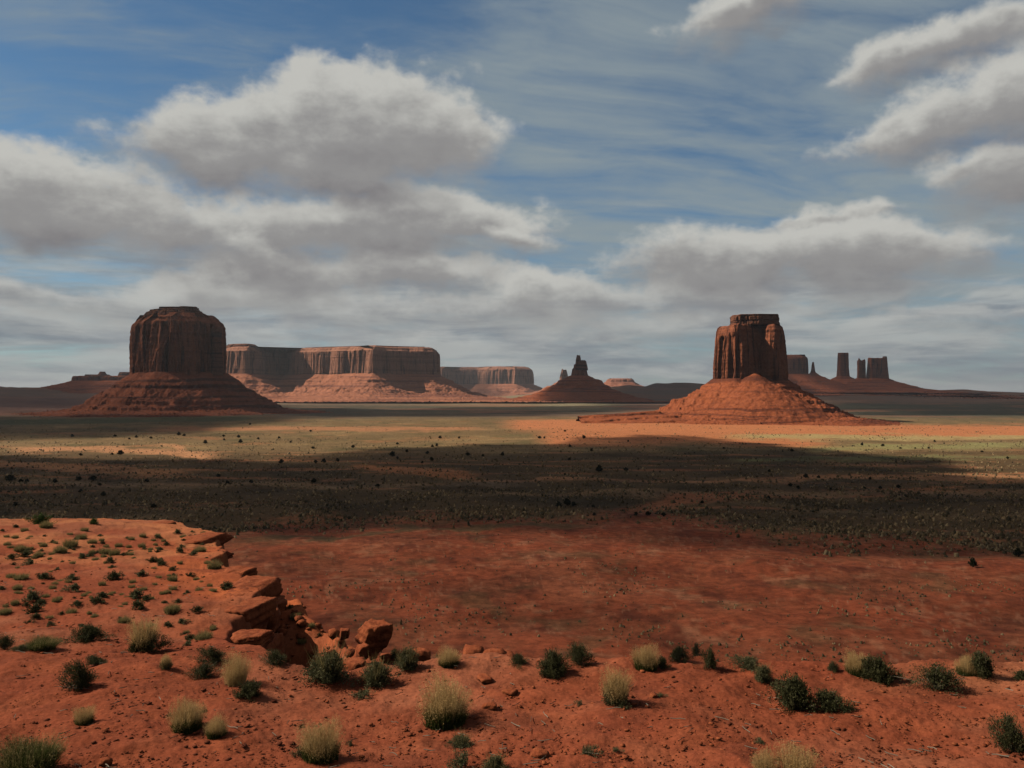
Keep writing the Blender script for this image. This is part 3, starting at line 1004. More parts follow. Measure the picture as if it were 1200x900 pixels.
butte('rock_tower', 'tall slab-like rock tower standing apart on the hazy ridge, highest of the ridge', 'rock tower', 988, 7100,
      [(-7.5, 0), (-5, -4), (4, -4), (7.5, -1), (6.5, 4), (-5, 4)], 443, [(442, -0.6), (432, 0), (420, 0.5), (415, 0.7), (413.4, 0.9)],
      [(0, 441), (7, 445), (16, 447), (30, 451), (60, 457), (100, 463)], 0.9, 0.35, 3.4, 0.6, group=TG, seed=27.0, rows=36, soft=2, notch=0.006, amp=4)
butte('spire', 'pair of narrow rock fingers left of the square hazy tower', 'rock spire', 1009.5, 7200,
      [(-5, 0), (-4, -3), (-1, -2.2), (0.5, -1), (2, -2.2), (4.5, -2.4), (5, 1), (1, 2.5), (-4, 2.5)], 445, [(444, -0.4), (432, 0), (426, 0.2), (424, 0.3), (422.5, 0.6)],
      [(0, 443), (7, 446), (18, 449), (40, 454), (80, 461)], 0.9, 0.28, 2.2, 0.7, group=TG, seed=29.5, rows=36, soft=1, notch=0.13, amp=4)
butte('rock_tower', 'wide square hazy rock tower with a raised right corner, rightmost on the ridge', 'rock tower', 1028, 7200,
      [(-12, 0), (-9, -5), (4, -5.5), (12, -2), (13, 4), (2, 8), (-10, 6)], 446, [(445, -1.2), (434, 0), (424, 0.9), (421, 1.2), (419.6, 1.6)],
      [(0, 443), (8, 447), (18, 450), (34, 455), (46, 457), (80, 460), (130, 465)], 0.9, 0.35, 3.4, 0.7, group=TG, seed=31.0, rows=36, soft=2, notch=0.015, amp=4,
      cap=[([(6.5, 0), (8, -2.5), (11, -2), (11, 2), (7, 2.5)], [(421, -0.5), (419, 0), (417.6, 0.4)])])


# ------------------------------------------------------------------ clouds overhead, out of the picture, that put parts of the valley in shade
def shade_cloud(pts, alt, dens, ragged, step, thick, seed):
    """pts: the outline of its shadow on the ground [(direction x, distance)]; the cloud hangs up-sun of it"""
    poly = np.array([((px - 600) / F * D, D) for px, D in pts], float)
    off = SUNV * (alt / SUNV[2])
    lo, hi = poly.min(0) - ragged * 2, poly.max(0) + ragged * 2
    nx, ny = int((hi[0] - lo[0]) / step) + 1, int((hi[1] - lo[1]) / step) + 1
    X, Y = np.meshgrid(np.linspace(lo[0], hi[0], nx), np.linspace(lo[1], hi[1], ny), indexing='ij')
    f = -sdist(X, Y, poly) + ragged * 1.3 * fbm(X / (ragged * 3) + seed, Y / (ragged * 3), 0.5, 5, 0.58)
    h = np.sqrt(np.clip(f, 0, None) / (ragged * 3))
    h = np.minimum(h, 1.4) * thick
    top = h * (0.7 + 0.5 * fbm(X / (ragged * 2), Y / (ragged * 2) + seed, 2.5, 4))
    n = nx * ny
    up = np.stack([X + off[0], Y + off[1], alt + np.maximum(top, 0)], -1).reshape(-1, 3)
    dn = np.stack([X + off[0], Y + off[1], alt - h * 0.25], -1).reshape(-1, 3)
    i, j = np.meshgrid(np.arange(nx - 1), np.arange(ny - 1), indexing='ij')
    a = i * ny + j
    Fq = np.stack([a, a + ny, a + ny + 1, a + 1], -1).reshape(-1, 4)
    k = (f > 0).ravel()[Fq].all(1)
    Fq = Fq[k]
    V = np.vstack([up, dn])
    Fq = np.vstack([Fq, Fq[:, ::-1] + n])
    us = np.unique(Fq)
    mp = np.zeros(len(V), int); mp[us] = np.arange(len(us))
    o = mesh('cloud', V[us], mp[Fq], M['cloud'], smooth=True)
    o.color = (1, 1, 1, dens)
    tag(o, kind='structure')


GY = lambda py: CAMZ * F / (py - HY)
# over the sagebrush plain
PLAIN = [(-150, GY(534)), (100, GY(535)), (240, GY(539)), (320, GY(540)), (400, GY(527)), (520, GY(521)), (620, GY(520)), (690, GY(514)),
         (760, GY(511)), (820, GY(515)), (900, GY(522)), (985, GY(531)), (1060, GY(540)), (1100, GY(556)), (1180, GY(568)), (1500, GY(570))]
shade_cloud([(-500, GY(600)), (-900, GY(545))] + PLAIN + [(1900, GY(600)), (1400, GY(650)), (1000, GY(650)), (800, GY(632)), (600, GY(640)), (300, GY(645)), (0, GY(620))], 1600, 0.74, 30, 14, 110, 3.0)
# a thinner one over the red flat
shade_cloud([(-500, 70), (-300, GY(608)), (0, GY(608)), (300, GY(628)), (600, GY(622)), (800, GY(620)), (1000, GY(640)), (1400, GY(640)), (1900, GY(620)), (1700, 75), (900, 52)], 1500, 0.30, 16, 10, 60, 4.0)
# over the left butte and the country behind it
shade_cloud([(-500, 1500), (0, GY(515)), (90, GY(515)), (200, GY(507)), (250, GY(498)), (310, GY(494)), (345, GY(489)), (420, 2750), (395, 3500), (300, 4300), (150, 9000), (-900, 9500), (-900, 3000)],
            6200, 0.36, 90, 60, 300, 5.0)
# over the flat at the foot of the left butte
shade_cloud([(-500, GY(516)), (0, GY(517)), (110, GY(514)), (190, GY(508)), (240, GY(499)), (300, GY(493)), (330, GY(489)), (250, GY(487)), (80, GY(488)), (-500, GY(488))], 4200, 0.62, 40, 26, 160, 15.0)
# over the low country far to the left
shade_cloud([(-600, 3500), (60, 3500), (130, 4200), (140, 6200), (100, 9500), (-700, 9500)], 8200, 0.5, 100, 70, 300, 17.0)
# strip in front of the long mesa
shade_cloud([(330, 2500), (420, 2480), (520, 2480), (590, 2520), (640, 2900), (720, 3300), (800, 3900), (830, 4200), (700, 4300), (560, 3950), (460, 3500), (380, 3700), (330, 3400)], 6800, 0.58, 60, 45, 260, 7.0)
# over the jagged spire and the low rise beside it
shade_cloud([(640, 4700), (700, 4500), (800, 4300), (900, 4600), (960, 6500), (900, 9200), (760, 9200), (720, 6600), (660, 5900)], 7600, 0.95, 90, 60, 300, 9.0)
# over the hazy towers
shade_cloud([(960, 2750), (1100, 2650), (1500, 2500), (1700, 5000), (1500, 9500), (1000, 9500), (940, 6500), (940, 3800)], 9000, 0.66, 110, 80, 400, 11.0)
# thin bank over the distant mesa's left half
shade_cloud([(500, 9000), (590, 9000), (600, 10800), (560, 12000), (480, 12000)], 9500, 0.5, 120, 80, 300, 13.0)


# ------------------------------------------------------------------ air
hz = material('haze_air')
pv = E.nt.nodes.new('ShaderNodeVolumePrincipled')
pv.inputs['Color'].default_value = (0.86, 0.92, 1.0, 1)
pv.inputs['Density'].default_value = HAZE_DENSITY
pv.inputs['Anisotropy'].default_value = 0.25
E.nt.links.new(pv.outputs[0], E.nt.nodes.new('ShaderNodeOutputMaterial').inputs['Volume'])
hx, h0, h1 = 47500.0, -12.0, 620.0
hv = [(a * hx, b * hx, c) for c in (h0, h1) for b in (-1, 1) for a in (-1, 1)]
hf = np.array([(0, 2, 3, 1), (4, 5, 7, 6), (0, 1, 5, 4), (2, 6, 7, 3), (0, 4, 6, 2), (1, 3, 7, 5)])
tag(mesh('haze', np.array(hv), hf, hz), kind='stuff')


# ------------------------------------------------------------------ rocks
def rock_mesh(name, sx, sy, sz, seed, sub=4, planes=16, rough=0.075, flat_top=0.0, layers=0.0, over=0.0):
    rs = np.random.RandomState(seed)
    bm = bmesh.new()
    bmesh.ops.create_icosphere(bm, subdivisions=sub, radius=1.0)
    v = np.array([q.co[:] for q in bm.verts])
    f = np.array([[q.index for q in t.verts] for t in bm.faces])
    bm.free()
    nn = rs.normal(size=(planes, 3)); nn /= np.linalg.norm(nn, axis=1)[:, None]
    dd = rs.uniform(0.72, 1.0, planes)
    box = np.array([[1, 0, 0], [-1, 0, 0], [0, 1, 0], [0, -1, 0], [0, 0, 1], [0, 0, -1.]])
    box = box + rs.normal(size=box.shape) * 0.10
    if flat_top: box[4] = (0, 0, 1)
    nn = np.vstack([nn, box]); dd = np.concatenate([dd, rs.uniform(0.70, 0.82, 6)])
    dot = v @ nn.T
    r = np.where(dot > 0.05, dd[None] / np.maximum(dot, 0.05), 9).min(1)
    q = v * r[:, None]
    o_ = seed * 1.7
    q = q * (1 + rough * 1.4 * fbm(q[:, 0] * 2 + o_, q[:, 1] * 2, q[:, 2] * 2, 4)[:, None])
    if over: q[:, :2] *= (1 + over * np.clip(q[:, 2], -0.9, 0.6))[:, None]
    if layers:
        q[:, :2] *= (1 + layers * np.round(3 * pnoise(q[:, 0] * .6 + o_, q[:, 1] * .6, q[:, 2] * 6.5), 0) / 3)[:, None]
    q = q * np.array([sx, sy, sz]) / 0.76
    return q, f


def rock(name, label, cat, px, py, w, h, dep, seed, group=None, sub=4, sink=0.25, rz=0.0, lift=0.0, dD=0.0, **kw):
    """w, h on the grid at that spot; py is where its foot stands"""
    p = at(px, py)
    if dD:
        D = p.y + dD
        p = Vector(((px - 600) / F * D, D, gz((px - 600) / F * D, D)))
    k = p.y / F
    v, f = rock_mesh(name, w * k / 2, dep * k / 2, h * k / 2, seed, sub=sub, **kw)
    o = mesh(name, v, f, M['ledge_rock'], smooth=False)
    o.location = p + Vector((0, 0, h * k * (0.5 - sink) + lift))
    o.rotation_euler = (0, 0, rz)
    tag(o, label, cat, group)
    return o


def rock_at(name, label, cat, x, y, z, sx, sy, sz, seed, rz=0.0, group=None, sub=4, tilt=(0, 0), **kw):
    v, f = rock_mesh(name, sx / 2, sy / 2, sz / 2, seed, sub=sub, **kw)
    o = mesh(name, v, f, M['ledge_rock'], smooth=False)
    o.location = (x, y, z)
    o.rotation_euler = (tilt[0], tilt[1], rz)
    tag(o, label, cat, group)
    return o


def on_ray(px, py, D): return ((px - 600) / F * D, D, CAMZ + (HY - py) / F * D)


LG = 'sandstone ledge blocks along the bluff edge'
def edge_block(lb, px, py, D, sx, sy, sz, top, seed, rz=-0.1, over=0.0, nm='ledge_block', **kw):
    """a block broken out of the rim: its top stands `top` above the bluff's own level"""
    X = (px - 600) / F * D
    zt = float(plateau(np.array([X]), np.array([D]))[0]) + top
    return rock_at(nm, lb, 'rock', X, D, zt - sz * 0.5, sx, sy, sz, seed, rz, LG, 5, flat_top=1, over=over, **kw)


edge_block('largest overhanging rock block at the bluff edge, dark bulging face over a shaded hollow', 292, 690, 16.7, 0.80, 1.2, 0.95, 0.02, 15, over=0.12, layers=0.13, planes=9, rough=0.045)
edge_block('rounded dark rock block under the largest overhang, nearer the viewer', 283, 722, 15.0, 0.75, 1.0, 0.85, 0.02, 23, over=0.30, layers=0.13, planes=7, rough=0.045)
edge_block('flat sunlit orange slab at the near foot of the bluff edge', 292, 752, 13.5, 0.80, 0.7, 0.30, 0.02, 35, nm='ledge_slab', layers=0.06)
edge_block('dark craggy block deep in the shade below the largest overhang', 302, 712, 15.9, 0.7, 0.9, 0.9, -0.30, 90, layers=0.12, over=0.25, planes=7, rough=0.045)
edge_block('dark craggy block lowest in the shaded hollow, nearest the debris slope', 309, 738, 14.5, 0.6, 0.7, 0.8, -0.42, 91, layers=0.12, over=0.25, planes=7, rough=0.045)
edge_block('sunlit-topped block set back between the two big overhanging blocks', 277, 705, 15.8, 0.7, 0.7, 0.6, 0.0, 92, layers=0.12, over=0.25, planes=7, rough=0.045)
edge_block('dark block jutting right from under the largest overhang', 316, 700, 17.0, 0.5, 0.8, 0.7, -0.30, 96, layers=0.12, over=0.1, planes=9, rough=0.045)
x, y, z = on_ray(240, 635, 24.6)
rock_at('ledge_slab', 'upper slab at the far right corner of the bluff with a dark underside', 'rock', x, y, z, 1.25, 1.5, 0.42, 41, -0.1, LG, 4, flat_top=1, layers=0.1)
x, y, z = on_ray(246, 651, 22.4)
rock_at('ledge_slab', 'lower thin slab just beneath the corner slab of the bluff', 'rock', x, y, z, 0.95, 1.1, 0.30, 43, -0.15, LG, 4, flat_top=1, layers=0.1)
x, y, z = on_ray(193, 614, 29.0)
rock_at('ledge_slab', 'small flat rock lying on the skyline of the bluff', 'rock', x, y, z - 0.05, 0.7, 0.6, 0.26, 47, 0, LG, 3, flat_top=1)
edge_block('sunlit slab behind the largest overhanging block', 276, 674, 18.6, 0.8, 0.9, 0.5, 0.02, 49, nm='ledge_slab', layers=0.06)

x, y, z = on_ray(436, 746, 12.3)
rock_at('boulder', 'large split boulder at the end of the debris slope, sunlit on its left half', 'boulder', x, y + 0.1, z - 0.04, 0.43, 0.46, 0.42, 58, 0.62, None, 5, tilt=(0.05, 0.06), planes=14, rough=0.09)
x, y, z = on_ray(426, 762, 11.7)
rock_at('boulder', 'small sunlit block leaning against the front of the large split boulder', 'boulder', x, y, z - 0.02, 0.16, 0.18, 0.2, 61, 0.5, None, 4, planes=8, rough=0.05)
x, y, z = on_ray(404, 742, 12.8)
rock_at('boulder', 'small reddish rock left of the large split boulder', 'boulder', x, y, z, 0.15, 0.16, 0.17, 63, 0.2, None, 4, planes=8, rough=0.05)
x, y, z = on_ray(414, 782, 11.0)
rock_at('boulder', 'low smooth orange stone in front of the split boulder among grey shrubs', 'boulder', x, y, z, 0.30, 0.26, 0.2, 67, 0.2, None, 4, planes=8)
x, y, z = on_ray(494, 767, 11.4)
rock_at('boulder', 'low orange stone right of the split boulder, half hidden by shrubs', 'boulder', x, y, z - 0.03, 0.26, 0.26, 0.2, 69, 0.2, None, 4, planes=8)
for i, (px, py, w, h) in enumerate([(552, 772, 26, 16), (576, 774, 30, 14), (592, 773, 20, 11)]):  # three rocks added to stand in for the dark gully past the crest
    x, y, z = on_ray(px, py, 11.25)
    rock_at('rim_rock', ['dark shaded rock at the rim, left one of three between tan tuft and shrub', 'dark shaded rock at the rim, middle one of three between tan tuft and shrub',
                         'dark shaded rock at the rim, right one of three between tan tuft and shrub'][i], 'rock', x, y + 0.3, z - 0.06, w * .0135, 0.3, h * .015, 71 + i, 0.3 * i, 'dark rocks at the rim', 3, planes=8)

# rocks strewn down the shaded debris slope
rs = np.random.RandomState(5)
dv, df, nb = [], [], 0
for i in range(150):
    t = rs.rand()
    x = -5.0 + 3.4 * t + rs.normal() * 0.35
    y = 17.3 - 4.6 * t + rs.normal() * 0.5
    s = 0.03 + 0.10 * rs.rand() ** 3
    q, f = rock_mesh('r', s, s * rs.uniform(.7, 1.3), s * rs.uniform(.5, .9), 100 + i, sub=1, planes=6)
    q = q + np.array([x, y, gz(x, y) + s * 0.2])
    dv.append(q); df.append(f + nb); nb += len(q)
tag(mesh('debris_stones', np.vstack(dv), np.vstack(df), M['ledge_rock']), kind='stuff')

# loose stones and gravel over the near ground
rs = np.random.RandomState(9)
proto = [rock_mesh('p', 1, 1, 1, 200 + i, sub=1, planes=7)[0] for i in range(6)]
pf = rock_mesh('p', 1, 1, 1, 200, sub=1, planes=7)[1]
N = 14000
px_, py_ = rs.uniform(-80, 1280, N), 760 + 190 * rs.rand(N) ** 0.8
sel = rs.rand(N) < 0.22
py_[sel] = rs.uniform(615, 770, sel.sum()); px_[sel] = rs.uniform(-60, 330, sel.sum())
Dg = 2.81 / ((py_ - HY) / F - 0.07)
gx, gy = (px_ - 600) / F * Dg, Dg
ee = sdist(gx, gy, RIM)
ok = ee < -0.15
gx, gy = gx[ok], gy[ok]
gzv = ground(gx, gy)
sz = 0.004 + 0.020 * rs.rand(len(gx)) ** 9 + 0.007 * rs.rand(len(gx)) ** 2
dv, df = [], []
for i in range(len(gx)):
    q = proto[i % 6] * sz[i] * np.array([rs.uniform(.7, 1.5), rs.uniform(.7, 1.4), rs.uniform(.25, .6)])
    a = rs.rand() * 6.28
    c_, s_ = math.cos(a), math.sin(a)
    q = np.stack([q[:, 0] * c_ - q[:, 1] * s_, q[:, 0] * s_ + q[:, 1] * c_, q[:, 2]], -1) + np.array([gx[i], gy[i], gzv[i] + sz[i] * 0.25])
    dv.append(q); df.append(pf + i * len(proto[0]))
tag(mesh('gravel', np.vstack(dv), np.vstack(df), M['ledge_rock']), kind='stuff')

# fallen twigs and straw on the red earth
sel = rs.permutation(len(gx))[:420]
tw = []
for i in sel:
    a, l = rs.uniform(0, 6.28), rs.uniform(0.03, 0.16)
    t = np.linspace(-0.5, 0.5, 4)
    bx, by = gx[i] + np.cos(a) * l * t, gy[i] + np.sin(a) * l * t + rs.normal(size=4) * 0.006
    tw.append(np.stack([bx, by, ground(bx, by) + 0.022 + rs.rand(4) * 0.012], -1))
tv, tf = [], []
P_ = np.array(tw)
off_ = np.array([[[0, 0, 0.004]], [[0.003, 0.003, -0.003]], [[-0.003, -0.003, -0.003]]])
V_ = np.stack([P_ + o for o in off_[:, 0]], 2)
ix = np.arange(V_.shape[0] * 4 * 3).reshape(-1, 4, 3)
fc_ = np.vstack([np.stack([ix[:, :-1, q], ix[:, :-1, (q + 1) % 3], ix[:, 1:, (q + 1) % 3], ix[:, 1:, q]], -1).reshape(-1, 4) for q in range(3)])
tag(mesh('fallen_twigs', V_.reshape(-1, 3), fc_, M['bark']), kind='stuff')

for i, (px, py, w, h, lb) in enumerate([(126, 893, 13, 8, 'loose angular stone near the bottom left corner, by the large tan-green grass clump'),
                                        (632, 886, 22, 11, 'loose brown rock at the bottom edge left of a small dark plant'),
                                        (568, 796, 20, 6, 'thin flat rock lying on the red earth behind the big tan grass tuft'),
                                        (573, 829, 16, 8, 'small red rock on the ground right of the big tan grass tuft'),
                                        (599, 812, 16, 8, 'dark clod of rock between the big grass tuft and the tan-topped shrub'),
                                        (765, 817, 9, 7, 'small dark clod beside a tiny grey plant right of the tan-topped shrub')]):
    rock('loose_stone', lb, 'stone', px, py, w, h, w * 0.8, 80 + i, 'loose stones on the red earth', sub=3, planes=8, rz=i)


# ------------------------------------------------------------------ plants
def quads_to(V, Fc): return np.asarray(V, np.float32), np.asarray(Fc, np.int32)


def leaf_quads(c, d, n, L, W):
    """narrow quads centred on c, along d, with width direction n"""
    a = c - d * L[:, None] / 2
    b = c + d * L[:, None] / 2
    w = n * W[:, None] / 2
    V = np.stack([a - w * 0.5, a + w * 0.5, b + w, b - w], 1).reshape(-1, 3)
    return V, np.arange(len(V)).reshape(-1, 4)


def unit(v): return v / (np.linalg.norm(v, axis=-1, keepdims=True) + 1e-9)


def stem_paths(rs, n, w, h, lean=0.0, lobes=5):
    """bent stems from the base out to an uneven dome"""
    az = rs.uniform(0, 2 * math.pi, n)
    up = rs.uniform(0.10, 1.0, n)
    lob = 1 + 0.28 * np.sin(az * lobes + rs.uniform(0, 6)) * rs.uniform(0.4, 1) + 0.22 * np.sin(az * 2 + rs.uniform(0, 6))
    # a few separate boughs of unlike length
    nb_ = lobes + 3
    bd = unit(np.stack([rs.normal(size=nb_), rs.normal(size=nb_), rs.uniform(0.1, 0.9, nb_)], -1))
    bl = rs.uniform(0.55, 1.2, nb_)
    sd_ = np.stack([np.cos(az) * np.cos(up * 1.57), np.sin(az) * np.cos(up * 1.57), np.sin(up * 1.57)], -1)
    near = np.argmax(sd_ @ bd.T, 1)
    fit = np.max(sd_ @ bd.T, 1)
    lob = lob * bl[near] * (0.62 + 0.50 * np.clip(fit, 0, 1) ** 4)
    rad = w / 2 * lob * rs.uniform(0.75, 1.15, n)
    ang_ = up * math.pi / 2
    tip = np.stack([np.cos(az) * np.cos(ang_) * rad, np.sin(az) * np.cos(ang_) * rad, h * np.sin(ang_) * rs.uniform(0.72, 1.02, n) * np.minimum(0.45 + 0.55 * lob, 1.0)], -1)
    tip[:, 2] = np.maximum(tip[:, 2], 0.10 * h)
    tip[:, 0] += lean * tip[:, 2]
    t = np.linspace(0, 1, 7)
    mid = tip * 0.5
    mid[:, 2] = tip[:, 2] * 0.5 + 0.06 * h
    mid += rs.normal(size=mid.shape) * 0.06 * w
    P = ((1 - t) ** 2)[None, :, None] * 0 + (2 * t * (1 - t))[None, :, None] * mid[:, None] + (t ** 2)[None, :, None] * tip[:, None]
    P = P + (np.stack([np.cos(az), np.sin(az), 0 * az], -1) * 0.05 * w)[:, None] * (1 - t)[None, :, None]
    return P


def tubes(P, r0, r1):
    """three-sided tapered tubes along the paths P (n, k, 3)"""
    n, k, _ = P.shape
    V, Fc = [], []
    t = np.linspace(0, 1, k)
    rad = r0 * (1 - t) + r1 * t
    for a in (0, 2.094, 4.189):
        V.append(P + np.array([math.cos(a), math.sin(a), 0.35 * math.sin(a)])[None, None] * rad[None, :, None])
    V = np.stack(V, 2)                                     # n,k,3,3
    idx = np.arange(n * k * 3).reshape(n, k, 3)
    for q in range(3):
        q2 = (q + 1) % 3
        Fc.append(np.stack([idx[:, :-1, q], idx[:, :-1, q2], idx[:, 1:, q2], idx[:, 1:, q]], -1).reshape(-1, 4))
    return V.reshape(-1, 3), np.vstack(Fc)


def shrub_parts(seed, w, h, stems, per, leaf, lean=0.0, lobes=5):
    rs = np.random.RandomState(seed)
    P = stem_paths(rs, stems, w, h, lean, lobes)
    tt = 1 - rs.rand(stems, per) ** 1.5 * 0.62
    ii = np.clip(tt * 6, 0, 5.999)
    i0 = ii.astype(int)
    fr = (ii - i0)[..., None]
    sidx = np.arange(stems)[:, None]
    c = P[sidx, i0] * (1 - fr) + P[sidx, i0 + 1] * fr
    ax = unit(P[sidx, i0 + 1] - P[sidx, i0])
    c = c + rs.normal(size=c.shape) * 0.045 * w
    c[..., 2] = np.maximum(c[..., 2], 0.015)
    d = unit(ax + rs.normal(size=c.shape) * 0.75 + np.array([0, 0, 0.25])).reshape(-1, 3)
    nn = unit(np.cross(d, rs.normal(size=d.shape)))
    n = len(d)
    return leaf_quads(c.reshape(-1, 3), d, nn, leaf * rs.uniform(0.6, 1.4, n), leaf * 0.34 * rs.uniform(0.6, 1.3, n)), tubes(np.concatenate([P[::3], P[1::9] * rs.uniform(1.04, 1.22, (len(P[1::9]), 1, 1))]), 0.012 * w, 0.004 * w)


def blades(seed, n, w, h, spread, width, droop=0.25, base=0.35, seedhead=0):
    rs = np.random.RandomState(seed)
    az = rs.uniform(0, 2 * math.pi, n)
    rb = np.sqrt(rs.rand(n)) * w * 0.5 * base
    r1 = rs.rand(n) ** 0.7 * w * 0.5 * spread
    hh = h * rs.uniform(0.50, 1.08, n) * (1 - 0.16 * (r1 / (w * 0.5 * spread + 1e-6)) ** 2) * (1 + 0.22 * np.sin(az * 2 + seed) * (r1 / (w * .5)))
    dirv = np.stack([np.cos(az), np.sin(az)], -1)
    k = 4
    t = np.linspace(0, 1, k)
    rr = rb[:, None] + (r1 - rb)[:, None] * t[None] ** (1.0 + droop)
    zz = hh[:, None] * (t[None] - droop * 0.35 * t[None] ** 3)
    C = np.stack([dirv[:, 0:1] * rr, dirv[:, 1:2] * rr, zz], -1) + rs.normal(size=(n, 1, 3)) * np.array([0.03 * w, 0.03 * w, 0])
    C[:, 1:, :2] += rs.normal(size=(n, k - 1, 2)) * 0.02 * w * t[None, 1:, None]
    sa = rs.uniform(0, math.pi, n)
    side = np.stack([np.cos(sa), np.sin(sa), 0 * sa], -1)
    wd = width * rs.uniform(0.6, 1.3, n)[:, None] * (1 - 0.85 * t[None])
    A, B = C - side[:, None] * wd[..., None] / 2, C + side[:, None] * wd[..., None] / 2
    V = np.stack([A, B], 2).reshape(-1, 3)
    idx = np.arange(n * k * 2).reshape(n, k, 2)
    Fc = np.stack([idx[:, :-1, 0], idx[:, :-1, 1], idx[:, 1:, 1], idx[:, 1:, 0]], -1).reshape(-1, 4)
    if seedhead:
        tip = np.repeat(C[:, -1], seedhead, 0) - np.array([0, 0, 1]) * (rs.rand(n * seedhead, 1) * h * 0.22)
        tip = tip + rs.normal(size=tip.shape) * 0.012
        d = unit(rs.normal(size=tip.shape) + np.array([0, 0, 0.8]))
        nn = unit(np.cross(d, rs.normal(size=d.shape)))
        m_ = len(tip)
        V2, F2 = leaf_quads(tip, d, nn, np.full(m_, 0.024) * rs.uniform(.6, 1.4, m_), np.full(m_, 0.007))
        Fc = np.vstack([Fc, F2 + len(V)])
        V = np.vstack([V, V2])
    return V, Fc


PROTO = {}


def proto(kind, var):
    """unit plants one metre wide; meshes are shared by all copies"""
    key = (kind, var)
    if key in PROTO: return PROTO[key]
    sd = 1000 + 37 * var + 311 * len(kind)
    parts = []
    if kind == 'shrub':
        (lv, lf), (tv, tf) = shrub_parts(sd, 1.0 + 0.08 * (var % 3), 0.72 - 0.05 * (var % 4), 70 + 10 * (var % 4), 85, 0.034 + 0.004 * (var % 4), 0.25 * ((var % 3) - 1), 3 + var % 4)
        parts = [('foliage', lv, lf, 'sage_leaves' if var == 5 else 'dark_leaves'), ('branches', tv, tf, 'bark')]
    elif kind == 'lean':
        (lv, lf), (tv, tf) = shrub_parts(sd, 1.0, 0.42, 70, 80, 0.040, 0.8, 3)
        parts = [('foliage', lv, lf, 'dark_leaves'), ('branches', tv, tf, 'bark')]
    elif kind == 'sage':
        (lv, lf), (tv, tf) = shrub_parts(sd, 1.0, 0.72, 110, 55, 0.050, 0.0, 5)
        gv, gf = blades(sd + 5, 180, 1.0, 0.86, 0.95, 0.014, 0.1, 0.3)
        parts = [('foliage', lv, lf, 'sage_leaves'), ('branches', tv, tf, 'bark'), ('dry_stalks', gv, gf, 'olive_stalks')]
    elif kind == 'mixed':                       # dark shrub with a haze of tan grass over it
        (lv, lf), (tv, tf) = shrub_parts(sd, 1.0, 0.55, 80, 80, 0.042, 0.0, 4)
        gv, gf = blades(sd + 5, 900, 0.86, 0.88, 0.95, 0.010, 0.15, 0.4, 3)
        parts = [('foliage', lv, lf, 'dark_leaves'), ('branches', tv, tf, 'bark'), ('seed_stalks', gv, gf, 'tan_stalks')]
    elif kind == 'bunch':                       # bunchgrass: green base, tan seed heads
        bv, bf = blades(sd, 3000, 1.0, 0.42, 0.98, 0.014, 0.15, 0.72)
        gv, gf = blades(sd + 5, 1300, 1.0, 0.86, 1.12, 0.008, 0.05, 0.55, 4)
        parts = [('blades', bv, bf, 'green_blades'), ('seed_stalks', gv, gf, 'tan_stalks')]
    elif kind == 'olive':                       # grey green grass
        bv, bf = blades(sd, 2600, 1.0, 0.62, 1.1, 0.013, 0.3, 0.6)
        gv, gf = blades(sd + 5, 900, 1.0, 0.72, 1.1, 0.008, 0.2, 0.6, 2)
        parts = [('blades', bv, bf, 'green_blades'), ('seed_stalks', gv, gf, 'olive_stalks')]
    elif kind == 'tan':
        gv, gf = blades(sd + 5, 1100, 1.0, 0.95, 1.0, 0.007, 0.02, 0.60, 4)
        parts = [('seed_stalks', gv, gf, 'tan_stalks')]
    elif kind == 'sprig':
        (lv, lf), (tv, tf) = shrub_parts(sd, 1.0, 0.55, 26, 40, 0.055, 0.0, 3)
        parts = [('foliage', lv, lf, 'sage_leaves'), ('branches', tv, tf, 'bark')]
    elif kind == 'green':
        (lv, lf), (tv, tf) = shrub_parts(sd, 1.0, 0.5, 70, 40, 0.055, 0.0, 4)
        parts = [('foliage', lv, lf, 'green_leaves'), ('branches', tv, tf, 'bark')]
    elif kind == 'tuft_dark':
        (lv, lf), _ = shrub_parts(sd, 1.0, 0.55, 34, 26, 0.09, 0.0, 4)
        parts = [('foliage', lv, lf, 'sage_leaves' if var % 2 else 'dark_leaves')]
    elif kind == 'tuft_tan':
        bv, bf = blades(sd, 500, 1.0, 0.40, 1.0, 0.030, 0.3, 0.75)
        gv, gf = blades(sd + 5, 420, 1.0, 0.62, 1.05, 0.024, 0.15, 0.65)
        parts = [('foliage', np.vstack([bv, gv]), np.vstack([bf, gf + len(bv)]), 'olive_stalks')]
    out = []
    for nm, v, f, mt in parts:
        o = mesh(nm, v, f, M[mt])
        out.append((nm, o.data))
        bpy.data.objects.remove(o)
    PROTO[key] = out
    return out


rnd = random.Random(3)


def plant(name, kind, var, px, py, wpx, hs, label, cat, group, loc=None, single=False, rz=None):
    """foot of the plant at (px, py) on the grid, wpx wide there; hs stretches its height"""
    p = loc if loc is not None else at(px, py)
    s = wpx * p.y / F
    parts = proto(kind, var)
    sc = (s, s, s * hs)
    if single:
        o = bpy.data.objects.new(name, parts[0][1])
        COL.objects.link(o)
    else:
        o = empty(name, (0, 0, 0))
        for nm, me in parts:
            c = bpy.data.objects.new(nm, me)
            COL.objects.link(c)
            c.parent = o
    o.location = p - Vector((0, 0, 0.015))
    o.scale = sc
    o.rotation_euler = (0, 0, rnd.uniform(0, 6.28) if rz is None else rz)
    tag(o, label, cat, group)
    return o


